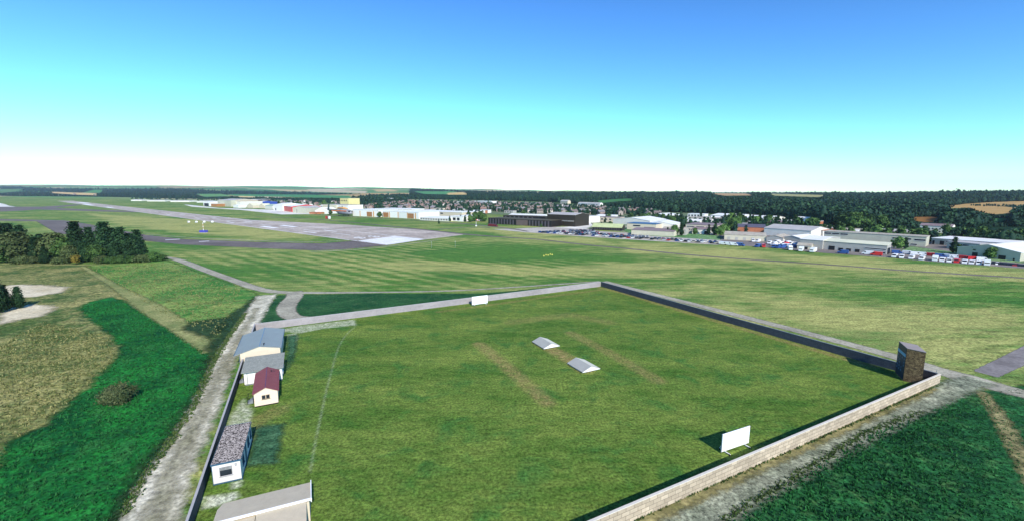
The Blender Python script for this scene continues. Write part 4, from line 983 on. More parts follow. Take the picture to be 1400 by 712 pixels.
bld('hangar', 'white hangar with black doorway at the end of the pale apron', (278.5,282.2), (288,282.5), 40, 9, 'long', 2.5, WHITE, R_WHITE, [('f',.1,.75,.3,7,'door')], cat='hangar')
bld('store', 'small brown-fronted building beside the hangar with black doorway', (288.8,282.8), (296.5,283), 26, 6.5, 'flat', 0, ORNG, R_WHITE, cat='store')
bld('hangar', 'long grey-green hangar behind the pale apron', (298,282.3), (316,283), 60, 14, 'long', 3, GREENG, R_GREY, cat='hangar')
bld('hangar', 'pale hangar with pink roof stripe behind the apron', (317,282.6), (329,283), 50, 12, 'flat', 0, PALEC, R_TERRA, cat='hangar')
bld('hangar', 'black-walled hangar beside the blue-fronted hangar', (331,281.8), (341,282.2), 50, 15, 'flat', 0, DARKC, R_WHITE, cat='hangar')
bld('hangar', 'bright blue-fronted hangar with white roof', (342,282), (352,282.3), 50, 9, 'long', 3, BLUEP, R_WHITE, cat='hangar')
bld('hut', 'cream gabled hut in front of the blue-fronted hangar', (338,284.6), (346,284.9), 16, 5, 'deep', 4.5, CREAM, R_CREAM, cat='hut')
bld('hut', 'cream gabled hut to the side of the blue-fronted hangar', (354.5,285), (361.5,285.2), 16, 5, 'deep', 4.5, CREAM, R_CREAM, cat='hut')
bld('store', 'low white store near the pink-striped hangar', (319,284.3), (326,284.6), 16, 5, 'deep', 2, WHITE, R_WHITE, cat='store')
bld('store', 'pale green-roofed store between the huts and the white hangar', (362.5,285.8), (373,286.4), 26, 6, 'long', 3, PALEC, flat('pale_green_roof', (.35,.45,.35), .1, .2, .7), cat='store')
for (x0, x1, y, h, lab) in ((176,196,275.2,9,'far white shed first in the pale line beyond the runway'), (198,228,275.8,8,'far white shed second in the pale line beyond the runway'), (230,262,276.6,9,'far white shed third in the pale line beyond the runway'), (266,288,277.4,9,'far white shed last in the pale line beyond the runway')):
    bld('depot', lab, (x0+3,y), (x1-2,y+.1), 30, h*.45, 'long', 2, PALEC, R_GREY, group='pale sheds far beyond the runway', cat='depot')
bld('manor', 'large white house on the edge of the estate before the wood', (525,276.4), (539,276.8), 20, 8, 'long', 3.5, WHITE, R_WHITE, strip('f',4,.1,.95,2,5,'window',.4), cat='house')
bld('apartment_block', 'long white flat-roofed block above the housing estate', (649,279.4), (672,280.2), 16, 8, 'flat', 0, WHITE, R_WHITE, strip('f',7,.05,.98,3,5.5,'window',.5), cat='building')
bld('apartment_block', 'smaller white flat block beside the long white one above the estate', (625,278.8), (632,279), 14, 6, 'flat', 0, WHITE, R_WHITE, cat='building')
bld('farmhouse', 'pale farmhouse standing in the wood above the estate', (766,278.5), (776,278.9), 10, 6, 'long', 3, CREAM, R_GREY, cat='house')
bld('terrace', 'white terrace at the wood edge beyond the estate', (790,281), (820,282.2), 10, 5, 'long', 2.5, WHITE, R_GREY, strip('f',8,.05,.95,1.5,3.5,'window',.5), cat='terrace')
for (x, y) in ((205,264.2),(224,264.6),(20,266.5),(12,265.5)):
    pass

# ------------------------------------------------------------------ airfield equipment
def papi(px, lab):
    x, y = gp(px, 305.4); t = empty('approach_light', (x, y, 0), R(-42), lab, 'light unit', 'white light units beside the runway')
    m = MB(); m.box(-1.5,1.5,-1,1,.8,2.3); m.obj('housing', TRIM, t)
    m = MB(); m.box(-1.1,1.1,-1.08,-1.004,1.2,1.9); m.obj('lens', GLASS, t)
    for a in (-1.2, 1.2):
        for b in (-.7, .7): m = MB(); m.tube((a,b,0),(a,b,.8),.09,.09,6); m.obj('leg', STEEL, t)
for px, w in ((258,'first'),(268.5,'second'),(279,'third'),(290,'fourth')):
    papi(px, f'white light unit beside the runway, {w} along from the tree clump side')
def mast_station():
    x, y = gp(278.5, 318.2); t = empty('antenna_station', (x, y, 0), R(-10), 'blue cabinet with orange and white striped mast on the airfield turf', 'antenna station')
    m = MB(); m.box(-2.9,2.9,-1.4,1.4,.2,1.9); m.obj('cabinet', flat('violet_blue_cabinet', (.06,.06,.38), .1, 1, .5), t)
    m = MB(); m.box(-3.0,3.0,-1.5,1.5,0,.198); m.obj('base', CAPG, t)
    for k in range(5): m = MB(); m.tube((0,0,1.9+k*1.25),(0,0,1.9+(k+1)*1.25-.003),.2,.2,8); m.obj('mast_band', (TRIM, ORNP)[k % 2], t)
mast_station()
def wind_pole():
    x, y = gp(651, 309.5); t = empty('wind_sock', (x, y, 0), 0, 'red and white wind sock on a short pole before the bushes', 'wind sock')
    m = MB(); m.tube((0,0,0),(0,0,6.5),.16,.1,8); m.obj('pole', TRIM, t)
    for k in range(4):
        r0 = .75-.12*k; m = MB(); m.tube((.2+k*.8,0,6.2-.15*k),(.2+(k+1)*.8-.003,0,6.2-.15*(k+1)),r0,r0-.12,10); m.obj('sock_band', (REDP, TRIM)[k % 2], t)
    m = MB(); m.box(-.9,.9,-.9,.9,0,.6); m.obj('base', TRIM, t)
wind_pole()
def marker_board():
    x, y = gp(448.5, 299.6); t = empty('marker_board', (x, y, 0), R(-35), 'red and white marker board on the turf between runway and hangars', 'marker board')
    for k in range(3):
        m = MB(); m.box(-4.2+k*2.8,-1.4+k*2.8-.01,-.9,.9,.3,3.4); m.obj('panel', (REDP, REDP, TRIM)[k] if k != 1 else flat('dark_red_panel', (.3,.02,.02), .1, 1, .5), t)
    for a in (-3.6, 3.6): m = MB(); m.box(a-.15,a+.15,-.6,.6,0,.298); m.obj('foot', STEEL, t)
marker_board()
YEL = flat('yellow_paint', (.55,.50,.08), .08, 1, .5)
for k, (px, py) in enumerate(((743.5,350.4),(746.5,349.2),(749.3,349.4),(752.2,348.2),(754.8,348.8))):
    x, y = gp(px, py); t = empty('marker_cone', (x, y, 0), .3*k, ('yellow marker furthest towards the runway in the small turf cluster','yellow marker second from the runway side in the turf cluster','middle yellow marker of the five clustered on the turf','yellow marker fourth from the runway side in the turf cluster','yellow marker furthest towards the car yard in the turf cluster')[k], 'marker', 'yellow markers clustered on the turf')
    m = MB(); m.tube((0,0,.06),(0,0,.7),.36,.12,10); m.obj('cone', YEL, t); m = MB(); m.box(-.42,.42,-.42,.42,0,.058); m.obj('base', YEL, t)
for px, py, lab in ((590,339.5,'thin grey pole on the turf nearer the taxiway end'),(622.5,338.5,'thin grey pole on the turf nearer the runway corner')):
    x, y = gp(px, py); t = empty('light_pole', (x, y, 0), 0, lab, 'pole', 'thin poles off the runway end')
    m = MB(); m.tube((0,0,0),(0,0,3.6),.07,.05,6); m.obj('pole', STEEL, t); m = MB(); m.tube((0,0,3.6),(0,0,3.85),.16,.12,8); m.obj('lamp_head', TRIM, t)

def helicopter():
    """large helicopter parked by the hangars: tail boom with fin to one side, rotor over the cabin"""
    x0, y0 = gp(448, 294.4); x1, y1 = gp(481, 296.0); az = math.atan2(y1-y0, x1-x0); L = math.hypot(x1-x0, y1-y0)
    t = empty('helicopter', (x0, y0, 0), az, 'dark orange-striped helicopter with long tail boom parked beside the hangar row', 'helicopter')
    def loft(st, nm, mat, n=12):
        v = []; f = []
        for (x, zc, ry, rz) in st:
            for k in range(n):
                a = 2*math.pi*k/n; v.append((x, ry*math.cos(a), zc+rz*math.sin(a)))
        for i in range(len(st)-1):
            for k in range(n): f.append((i*n+k, i*n+(k+1)%n, (i+1)*n+(k+1)%n, (i+1)*n+k))
        f.append(tuple(range(n-1, -1, -1))); f.append(tuple(range((len(st)-1)*n, len(st)*n)))
        return meshobj(nm, v, f, mat, t, True)
    s = L/33
    g = flat('dark_green_grey_hull', (.06,.09,.085), .2, .2, .5); lg = flat('mid_grey_hull', (.25,.25,.27), .2, .2, .5)
    loft([(.6*s,4.6*s,.2,.3),(3*s,4.5*s,.7*s,.6*s),(14*s,4.3*s,1.2*s,1.1*s),(16*s,4*s,2*s,2*s)], 'tail_boom', g)
    loft([(14.5*s,3.8*s,1.6*s,1.6*s),(17*s,3.6*s,2.6*s,2.5*s),(24*s,3.4*s,2.8*s,2.7*s),(29*s,3.1*s,2.7*s,2.4*s),(32*s,2.7*s,1.8*s,1.5*s),(33.2*s,2.5*s,.6*s,.6*s)], 'fuselage', lg)
    loft([(14*s,6.2*s,.6*s,.3*s),(17*s,6.5*s,1.5*s,.8*s),(24*s,6.5*s,1.6*s,.9*s),(27.5*s,6.0*s,.9*s,.3*s)], 'engine_cowling', ORNP)
    m = MB(); m.box(10*s,30*s,-2.9*s,-2.72*s,3.9*s,4.7*s); m.obj('stripe', flat('orange_stripe', (.62,.15,.04), .1, 1, .5), t)
    m = MB(); m.prism([(0,4.2*s),(2.6*s,4.4*s),(3.6*s,9.4*s),(1.6*s,9.4*s)], 'y', -.2, .2); m.obj('tail_fin', g, t)
    m = MB(); m.box(.8*s,2.6*s,-2.6*s,2.6*s,5.6*s,5.8*s); m.obj('tailplane', g, t)
    m = MB(); m.box(29.3*s,32.2*s,-1.7*s,1.7*s,3.2*s,4.5*s); m.obj('windscreen', GLASS, t)
    m = MB(); m.tube((21*s,0,7*s),(21*s,0,8.2*s),.4*s,.3*s,8); hub = m.obj('rotor_mast', BLACK, t)
    for k in range(5):
        a = k*2*math.pi/5+.3; m = MB(); c, sn_ = math.cos(a), math.sin(a)
        m.poly([(21*s-.25*sn_,.25*c,8.1*s),(21*s+11*s*c-.25*sn_,11*s*sn_+.25*c,7.6*s),(21*s+11*s*c+.25*sn_,11*s*sn_-.25*c,7.6*s),(21*s+.25*sn_,-.25*c,8.1*s)])
        m.poly([(21*s+.25*sn_,-.25*c,8.0*s),(21*s+11*s*c+.25*sn_,11*s*sn_-.25*c,7.5*s),(21*s+11*s*c-.25*sn_,11*s*sn_+.25*c,7.5*s),(21*s-.25*sn_,.25*c,8.0*s)])
        m.obj('rotor_blade', BLACK, t)
    for xx, yy in ((29,0),(19,-2.2),(19,2.2)):
        m = MB(); m.tube((xx*s,yy*s,.4*s),(xx*s,yy*s,1.5*s),.12,.12,6); w_ = m.obj('undercarriage_leg', STEEL, t)
        m = MB(); m.tube((xx*s,yy*s-.2,.5*s),(xx*s,yy*s+.2,.5*s),.5*s,.5*s,12); m.obj('wheel', TYRE, w_)
helicopter()

# small units between the larger buildings
def units(poly, n, where, y0=7.0):
    xs = [p[0] for p in poly]; ys = [p[1] for p in poly]; k = 0; tries = 0
    opts = [('white unit with grey roof', WHITE, R_GREY), ('pale unit with white roof', PALEC, R_WHITE), ('cream unit with tan roof', CREAM, R_TAN), ('brick-red unit with grey roof', R_TERRA, R_GREY), ('grey unit with mauve roof', GREYC, R_MAUVE), ('beige unit with white roof', BEIGE, R_WHITE)]
    while k < n and tries < 4000:
        tries += 1; px, py = random.uniform(min(xs), max(xs)), random.uniform(min(ys), max(ys))
        if not inside(np.array([px]), np.array([py]), poly)[0]: continue
        w = random.uniform(14, 26)*(1 if py < 300 else .8); d = random.uniform(9, 14); x, y, z = pt(px, py); s_ = F/y
        q = proj(x+w*.8, y-w*.6, z); x2, y2, _ = pt(*q)
        if not all(free(x+(x2-x)*a+.6*b, y+(y2-y)*a+.8*b, 2.5) for a in (0, .25, .5, .75, 1) for b in (0, d/2, d)): continue
        nm, wm, rm = opts[k % len(opts)]; k += 1
        bld('industrial_unit', f'small {nm} {where}', (px, py), q, d, random.uniform(3, 5.2), random.choice(['long', 'flat', 'mono']), random.uniform(.8, 1.8), wm, rm, strip('f', 3, .08, .92, 1.0, 2.6, 'window', .5), group='small units '+where, cat='industrial unit')
units([(880,298),(1000,302),(1120,313),(1120,319),(1060,314),(1010,312),(1000,316),(925,309)], 18, 'among the trees behind the cream office')
units([(800,299),(820,299),(820,303),(800,303)], 2, 'left of the great white hall')
units([(560,288),(690,291),(690,294.5),(640,293),(560,290)], 9, 'behind the white hangar row')
units([(380,279),(520,287),(520,291),(470,286),(380,282)], 8, 'behind the red hangar and helicopter')
units([(300,276),(378,279),(378,282),(300,278.5)], 5, 'behind the blue-fronted hangar')
units([(1140,320),(1240,326),(1240,329),(1140,323.5)], 5, 'between the office block and the wood')
# ------------------------------------------------------------------ trees
L_CON = leafmat('conifer_foliage', (.006,.024,.012), (.036,.085,.026))
L_DEC = leafmat('broadleaf_foliage', (.022,.060,.014), (.095,.17,.040))
L_OLV = leafmat('olive_foliage', (.028,.045,.014), (.105,.135,.045))
L_BRT = leafmat('light_foliage', (.04,.10,.022), (.15,.25,.065))
L_YEL = leafmat('yellow_foliage', (.16,.13,.02), (.35,.26,.05))
BARK = flat('bark', (.10,.08,.06), .3, 3, .95)
def crown_arrays(seed, H, Rr, zb, shape, ncl, nlf, size, core=True):
    """leaf faces in clumps through the crown volume; returns verts, quads, tone"""
    g = np.random.default_rng(seed)
    t = g.uniform(0, 1, ncl)
    if shape == 'con': prof = lambda q: np.minimum(1, (q/.18)**.6)*np.clip(1-q, 0, 1)**.80*1.12+.02
    elif shape == 'dome': prof = lambda q: np.minimum(1, (q/.3)**.5)*np.sqrt(np.clip(1-q**3.2, 0, 1))
    else: prof = lambda q: np.sqrt(np.clip(1-(2*q-1)**2, 0, 1))**.8
    lob = g.uniform(0, 2*math.pi, 4); amp = g.uniform(.05, .22, 4)
    th = g.uniform(0, 2*math.pi, ncl)
    rr = prof(t)*Rr*(g.uniform(.35, 1, ncl)**.45)*(1+sum(amp[k]*np.cos((k+2)*th+lob[k]) for k in range(4))*.7)
    c = np.stack([rr*np.cos(th), rr*np.sin(th), zb+t*(H-zb)], 1)
    csz = Rr*g.uniform(.16, .34, ncl)
    ctone = np.clip(g.normal(.45, .22, ncl), 0, 1)
    P = np.repeat(c, nlf, 0)+g.normal(0, 1, (ncl*nlf, 3))*np.repeat(csz, nlf)[:, None]*[.62,.62,.5]
    P[:, 2] = np.clip(P[:, 2], zb*.55, H*1.02)
    T = np.clip(np.repeat(ctone, nlf)+g.normal(0, .16, len(P)), 0, 1)
    n = g.normal(0, 1, (len(P), 3)); out = P-np.array([0, 0, zb+(H-zb)*.4]); out /= np.linalg.norm(out, axis=1)[:, None]+1e-6
    n = n/np.linalg.norm(n, axis=1)[:, None]*.8+out*.9; n /= np.linalg.norm(n, axis=1)[:, None]
    a = np.cross(n, g.normal(0, 1, n.shape)); a /= np.linalg.norm(a, axis=1)[:, None]+1e-6; b = np.cross(n, a)
    s_ = size*g.uniform(.6, 1.35, len(P))[:, None]
    V = np.stack([P-a*s_-b*s_*.55, P+a*s_*.2-b*s_*.8, P+a*s_+b*s_*.5, P-a*s_*.3+b*s_*.75], 1).reshape(-1, 3)
    Q = np.arange(len(V)).reshape(-1, 4); TT = np.repeat(T, 4)
    if core:
        m = 7; k = 6; cv = []; 
        for i in range(k+1):
            q = i/k; r_ = float(prof(np.array([min(max(q, .04), .97)]))[0])*Rr*.72
            for j in range(m):
                a_ = 2*math.pi*j/m; w = r_*(1+.2*math.sin(3*a_+i+seed)); cv.append((w*math.cos(a_), w*math.sin(a_), zb+q*(H-zb)*.94))
        o_ = len(V); cq = [(o_+i*m+j, o_+i*m+(j+1)%m, o_+(i+1)*m+(j+1)%m, o_+(i+1)*m+j) for i in range(k) for j in range(m)]
        V = np.vstack([V, cv]); Q = np.vstack([Q, cq]); TT = np.concatenate([TT, np.full(len(cv), .2)])
    return V, Q.astype(np.int32), TT
def make_tree(name, seed, H, Rr, zb, shape, mat, ncl, nlf, size, label, cat='tree', limbs=5):
    t = empty(name, (0,0,0), 0, label, cat)
    V, Q, T = crown_arrays(seed, H, Rr, zb, shape, ncl, nlf, size)
    c = meshobj('crown', V, Q, mat, t); fattr(c, 'tone', T)
    m = MB(); r0 = max(.08, H*.02); m.tube((0,0,-.3),(0,0,zb+.2),r0*1.15,r0*.85,7); m.tube((0,0,zb+.2),(.1*Rr,0,H*.82),r0*.85,r0*.2,6)
    g = random.Random(seed)
    for k in range(limbs):
        a = g.uniform(0, 6.28); z = zb+(H-zb)*g.uniform(.0, .5); m.tube((0,0,z),(math.cos(a)*Rr*.6, math.sin(a)*Rr*.6, z+Rr*.5),r0*.4,r0*.12,5)
    m.obj('trunk', BARK, t)
    return remember(t)
_n = [0]
def plant(proto, x, y, sc, label=None, group=None, sz=None):
    z = float(hz(x, y)); _n[0] += 1
    s_ = (sc*random.uniform(.92, 1.08), sc*random.uniform(.92, 1.08), sz or sc*random.uniform(.94, 1.06))
    return first_or_dup(proto, loc=(x, y, z), rz=random.uniform(0, 6.28), label=label, group=group, scale=s_)
def H_(px, py, top):  # height of a thing with base and top at these pixels
    x, y = gp(px, py); a, b, c = ray(px, top); return CH+c*(y/b)
# the clump beyond the meadow: detailed trees
HI_C = [make_tree('conifer_tree', 11+k, 16, 3.9, .6, 'con', L_CON, 190, 34, .33, '') for k in range(3)]
HI_D = [make_tree('broadleaf_tree', 21+k, 12, 4.4, 1.6, 'dome', L_DEC if k else L_OLV, 140, 30, .42, '') for k in range(2)]
clump = [(2,356,306,'C','at the frame edge end of the tree clump'),(15,354,307,'C','second tall one in from the frame edge in the clump'),(33,355,309,'C','third tall one in from the frame edge in the clump'),
 (27,358,319,'D','low-crowned, before the tall conifers at the frame edge'),(8,359,330,'D','low, at the very edge of the frame in front of the conifers'),
 (50,358,325,'C','short, in the dip of the clump skyline'),(60,356,321,'C','slim, in the middle dip of the clump'),(75,357,320,'D','wide rounded crown in the middle of the clump'),
 (88,357,326,'D','rounded, just left of the tallest conifer'),(62,360,338,'C','low, standing out in front of the middle dip'),(107,355,304.5,'C','tall and round-topped, first after the middle dip'),
 (126,354,312,'C','between the two tallest crowns of the clump'),(117,358,330,'C','low, below the round-topped tall conifer'),(146,355,305,'C','tallest of the clump, right of its centre'),(157,353,313,'C','just right of the tallest crown'),
 (168,356,312,'C','pointed, two crowns right of the tallest'),(180,354,320,'C','shorter, between the last two tall crowns'),(191,357,315.5,'C','broad last tall one at the taxiway end of the clump'),
 (133,359,336,'D','low, in front of the tallest crowns'),(160,358,333,'C','low, in front of the pointed crown'),(178,358.5,331,'C','low, before the last tall crowns'),(97,359,337,'D','low, left of the yellow sapling')]
ci = 0
for px, py, top, kd, lab in clump:
    x, y = gp(px, py); h = H_(px, py, top); ci += 1
    if kd == 'C': p = HI_C[ci % 3]; s_ = h/16; w = s_*random.uniform(1.0, 1.2)
    else: p = HI_D[ci % 2]; s_ = h/12; w = s_*random.uniform(1.0, 1.15)
    o = plant(p, x, y, w, (('dark conifer ' if kd == 'C' else 'green leafy tree ')+lab)[:110], 'trees of the clump beyond the meadow', h/(16 if kd == 'C' else 12))
BUSH = [make_tree('shrub', 31+k, 3.3, 2.5, .05, 'ball', L_OLV if k != 1 else L_DEC, 60, 26, .2, '', 'shrub', 3) for k in range(2)]
for px, py, h, w, lab in ((140,360,3.4,1.1,'olive shrub before the tallest conifers'),(152,360,3.0,1.2,'low olive shrub, third from the outer end of the clump hedge'),(166,359.6,3.6,1.3,'wide olive shrub under the pointed conifer'),(180,359,3.2,1.3,'olive shrub under the last tall conifer'),(196,358.4,3.4,1.4,'olive shrub just past the last tall conifer'),(209,357.2,4.2,1.4,'rounded olive shrub near the track end'),(219,356,2.8,1.3,'outermost low shrub where the grey track starts'),(46,360,3.2,1.3,'green shrub at the foot of the clump dip'),(30,360.5,3.4,1.4,'green shrub at the foot of the first conifers'),(84,360.5,3,1.3,'green shrub left of the yellow sapling')):
    x, y = gp(px, py); plant(BUSH[(px//7) % 2], x, y, w, lab, 'shrubs at the foot of the clump', h/3.3)
sap = make_tree('sapling', 41, 4.2, 1.9, .9, 'ball', L_YEL, 30, 22, .16, 'small yellow-orange sapling in front of the dark tree clump', 'tree', 3)
sap.location = (*gp(104,361.2), 0)
b1 = make_tree('bush', 42, 3.0, 2.5, .05, 'dome', leafmat('dusty_olive_foliage', (.03,.055,.018), (.12,.135,.055)), 130, 34, .12, 'rounded olive-green bush alone in the dark green crop', 'bush', 5)
b1.location = (*gp(161,549), 0); b1.scale = (.95,.95,.92)
lt = [make_tree('conifer_tree', 51+k, 9, 2.5, .6, 'con', L_CON, 150, 34, .2, '') for k in range(2)]
for (px, py, h, w, lab, k) in ((1,427,9.6,.75,'tall dark conifer at the frame edge between the two sand patches',0),(10,424,7.4,.6,'middle dark conifer between the two sand patches',1),(27,421,6.4,.62,'small conifer standing apart beside the sand patches',0)):
    x, y = gp(px, py); o = plant(lt[k], x, y, w, lab, 'conifers at the sand patches', h/9)

# ---- medium trees, seen small
MID_C = [make_tree('conifer_tree', 61+k, 11, 2.6, .8, 'con', L_CON, 44, 12, .55, '') for k in range(3)]
MID_D = [make_tree('broadleaf_tree', 71+k, 9, 3.6, 1.2, 'dome', (L_DEC, L_BRT, L_DEC)[k], 44, 12, .6, '') for k in range(3)]
named = [(912.5,321.8,6,'C','slim conifer at the car park end of the long pale shed'),(922,322.2,8,'D','leafy tree beside the end of the mauve-roofed shed'),(931.5,322.6,9,'C','dark conifer before the cream office corner'),
 (968.5,321.6,8,'C','conifer in front of the mauve-roofed low building'),(977,322,10.5,'C','tall conifer at the corner of the cream office'),(985,322.4,7.5,'D','bushy tree between the cream office and the tan-roofed shed'),(991,321,8.5,'D','second bushy tree beside the tan-roofed shed'),
 (950,320.6,5,'D','small round tree before the cream office windows'),(1228,340.6,7,'D','light tree in front of the office block end'),(1237,340.8,7,'C','dark tree beside the light one before the office block'),
 (1303.5,346.8,9,'C','tall dark conifer at the corner of the gabled shed'),(1311,348.8,5,'D','small tree against the gabled shed wall'),(1332,351.6,5.5,'D','small tree between the two dark doors of the gabled shed'),(1355,354.8,5.5,'D','tree beside the second dark door of the gabled shed'),(1349,354.2,4,'D','low tree left of the second dark door'),
 (1263.5,319.6,6,'D','tree before the maroon-roofed block'),(1293,321,7.5,'D','round tree before the end of the maroon-roofed block'),(1278,320.6,4,'D','small tree at the middle of the maroon-roofed block'),
 (519.5,297.6,7.5,'D','tree in the gap of the white hangar row'),(615,303,6,'C','conifer before the two dark openings'),(600,306.4,4.5,'C','lone small conifer on the turf edge before the clubhouse'),
 (643,304,8,'D','round tree in the clump beside the wind sock'),(650,303,10,'D','biggest round tree beside the wind sock'),(657,302.4,11,'D','tall round tree against the dark terminal end'),(636,303.4,7,'C','dark tree before the white shed with orange vent'),(630,302.6,7,'C','conifer at the end of the white building with openings'),(662,303.4,8,'D','tree touching the dark terminal end'),
 (452,293.6,7,'D','small tree by the helicopter tail'),(827,304.8,6,'C','dark tree before the small beige block'),(834,310,5,'D','tree behind the timber lodge'),(822,311,5,'C','tree behind the timber lodge corner'),(740,310.8,3,'D','shrub before the fins of the dark terminal')]
for px, py, h, kd, lab in named:
    x, y = gp(px, py); p = (MID_C if kd == 'C' else MID_D)[int(px) % 3]; H0 = 11 if kd == 'C' else 9
    plant(p, x, y, h/H0*(1.0 if kd == 'C' else 1.05), lab, None, h/H0)
def scatter(poly, n, group, label, hr=(8,12), mix=.5, mind=6, bright=False):
    xs = [p[0] for p in poly]; ys = [p[1] for p in poly]; done = []; tries = 0
    while len(done) < n and tries < n*60:
        tries += 1; px, py = random.uniform(min(xs), max(xs)), random.uniform(min(ys), max(ys))
        if not inside(np.array([px]), np.array([py]), poly)[0]: continue
        x, y, z = pt(px, py)
        if x != x or not free(x, y, 1.5): continue
        if any(math.hypot(x-a, y-b) < mind for a, b in done): continue
        done.append((x, y)); h = random.uniform(*hr); c = random.random() < mix
        p = random.choice(MID_C if c else MID_D); H0 = 11 if c else 9
        plant(p, x, y, h/H0, label % ('dark conifer' if c else 'leafy tree'), group, h/H0)
scatter([(845,301),(885,301.5),(905,300),(935,303),(936,310),(922,309),(900,305.5),(880,304)], 16, 'trees behind the great white hall', '%s in the belt behind the great white hall', (7,10))
scatter([(988,302),(1010,302),(1010,316),(992,318)], 12, 'trees between cream office and terracotta shed', '%s between the cream office and the terracotta shed', (8,11), .4)
scatter([(1008,306),(1060,308),(1118,313),(1120,320),(1080,318),(1060,315.5),(1008,312)], 34, 'trees behind the long grey hangar roof', '%s in the dark belt behind the long grey hangar', (8,12), .7)
scatter([(1125,319),(1200,325),(1260,327),(1262,331),(1200,328),(1125,322)], 18, 'trees behind the office block', '%s rising behind the office block roof', (7,10), .3)
scatter([(1302,326),(1400,331),(1460,334),(1460,338),(1400,336),(1302,331)], 16, 'trees behind the long white roof', '%s rising behind the long white roof', (7,10.5), .35)
scatter([(695,289),(805,291),(818,296),(800,300),(745,298),(700,297)], 16, 'trees between the terminal and the estate', '%s between the terminal roofs and the estate', (6,9), .5)
scatter([(800,296),(850,297),(850,301),(815,302)], 8, 'trees above the timber lodge', '%s in the group above the timber lodge', (6,9), .5)
scatter([(1110,318),(1126,319.5),(1126,322),(1112,321)], 3, 'trees by the small red building', '%s by the small red-edged building', (6,8), .5)
scatter([(378,281),(470,281),(470,284),(378,285)], 14, 'trees behind the red hangar', '%s in the belt behind the red hangar', (9,14), .6, 10)

# ---- the woods: nearest trees one by one, the rest as stuff
def wood_points():
    out = []
    for poly, per, f in zip(FOREST, (7.5, 4.6, 3.4, 4.0, 4.0), range(9)):
        p = np.array(poly); x0, y0 = p.min(0); x1, y1 = p.max(0)
        n = int((x1-x0)*(y1-y0)*per/10)
        px = rng.uniform(x0, x1, n*2); py = rng.uniform(y0, y1, n*2)
        k = inside(px, py, poly); px, py = px[k], py[k]
        x, y, z = back(px, py); ok = ~np.isnan(x); x, y, z = x[ok], y[ok], z[ok]
        x = x+rng.uniform(-6, 6, len(x)); y = y+rng.uniform(-10, 10, len(x)); z = hz(x, y)
        h = rng.uniform(8, 14, len(x))*(1+.22*np.sin(x/37+y/61)*np.sin(x/23-y/47+1)+.35*(rng.uniform(0, 1, len(x)) > .96))
        # trees in front of a field that shows through the woods are younger and lower
        def hits(hh):
            r = np.zeros(len(x), bool)
            for c_, _ in CLEAR:
                for fr in (0, .2, .4, .6, .8, 1.0):
                    a, b = proj(x, y, z+hh*fr); r |= inside(a, b, c_)
            return r
        bad = hits(h)
        for kf in (.8, .65, .5, .38):
            nb_ = hits(h*kf); fix = bad & ~nb_; h = np.where(fix, h*kf, h); bad &= ~fix
        a, b = proj(x, y, z); bad |= ~(inside(a, b, poly))
        out.append(np.stack([x, y, z, h], 1)[~bad])
    return np.vstack(out)
WP = wood_points()
WP = WP[(WP[:, 1] > 420)]
foot_ok = np.array([free(a, b, 2) for a, b in WP[:, :2]]); WP = WP[foot_ok]
d = np.hypot(WP[:, 0], WP[:, 1]); WP = WP[np.argsort(d)]
n_ind = max(0, 296-_n[0])
zones = [(-1e9, 900, 'near the long grey hangar'), (900, 1130, 'behind the cream office and white halls'), (1130, 1260, 'above the office block'), (1260, 1e9, 'around the maroon-roofed block')]
for x, y, z, h in WP[:n_ind]:
    px, py = proj(x, y, z); c = random.random() < .55; p = random.choice(MID_C if c else MID_D); H0 = 11 if c else 9
    zn = 'beyond the purple-roofed office' if px < 1000 else 'above the long grey hangar' if px < 1120 else 'above the pale office block' if px < 1250 else 'around and beyond the maroon-roofed block'
    plant(p, float(x), float(y), float(h)/H0*.95, '%s on the near edge of the wood %s' % ('dark conifer' if c else 'leafy tree', zn), 'near edge of the wood', float(h)/H0)
def merge_trees(name, P, label, nv=6, ncl=14, nlf=5, size=1.15, mat=None):
    vs, qs, ts = [], [], []; off = 0
    tm = [crown_arrays(200+k, 1.0, .30 if k % 2 else .36, .05, 'con' if k % 2 else 'dome', ncl, nlf, size/12, True) for k in range(nv)]
    for i, (x, y, z, h) in enumerate(P):
        V, Q, T = tm[i % nv]; a = rng.uniform(0, 6.28); c, s_ = math.cos(a), math.sin(a); w = h*rng.uniform(.9, 1.25)
        vs.append(np.stack([(V[:, 0]*c-V[:, 1]*s_)*w+x, (V[:, 0]*s_+V[:, 1]*c)*w+y, V[:, 2]*h+z-.4], 1)); qs.append(Q+off); off += len(V)
        ts.append(np.clip(T*.75+rng.choice([-.12, 0, .05, .3], p=[.3, .3, .25, .15]), 0, 1))
    o = meshobj(name, np.vstack(vs), np.vstack(qs).astype(np.int32), mat); fattr(o, 'tone', np.concatenate(ts))
    return tag(o, label, 'woodland', None, 'stuff')
L_FAR = leafmat('woodland_foliage', (.005,.022,.015), (.032,.080,.030))
rest = WP[n_ind:]
nearw = rest[rest[:, 1] < 1800]; farw = rest[rest[:, 1] >= 1800]
print('individual trees', _n[0], 'wood', len(nearw), len(farw))
merge_trees('woodland', nearw, 'dense dark mixed wood covering the rising ground behind the buildings', mat=L_FAR)
merge_trees('woodland', farw, 'far dark belts of trees along the low hills on the horizon', nv=4, ncl=9, nlf=4, size=1.5, mat=L_FAR)
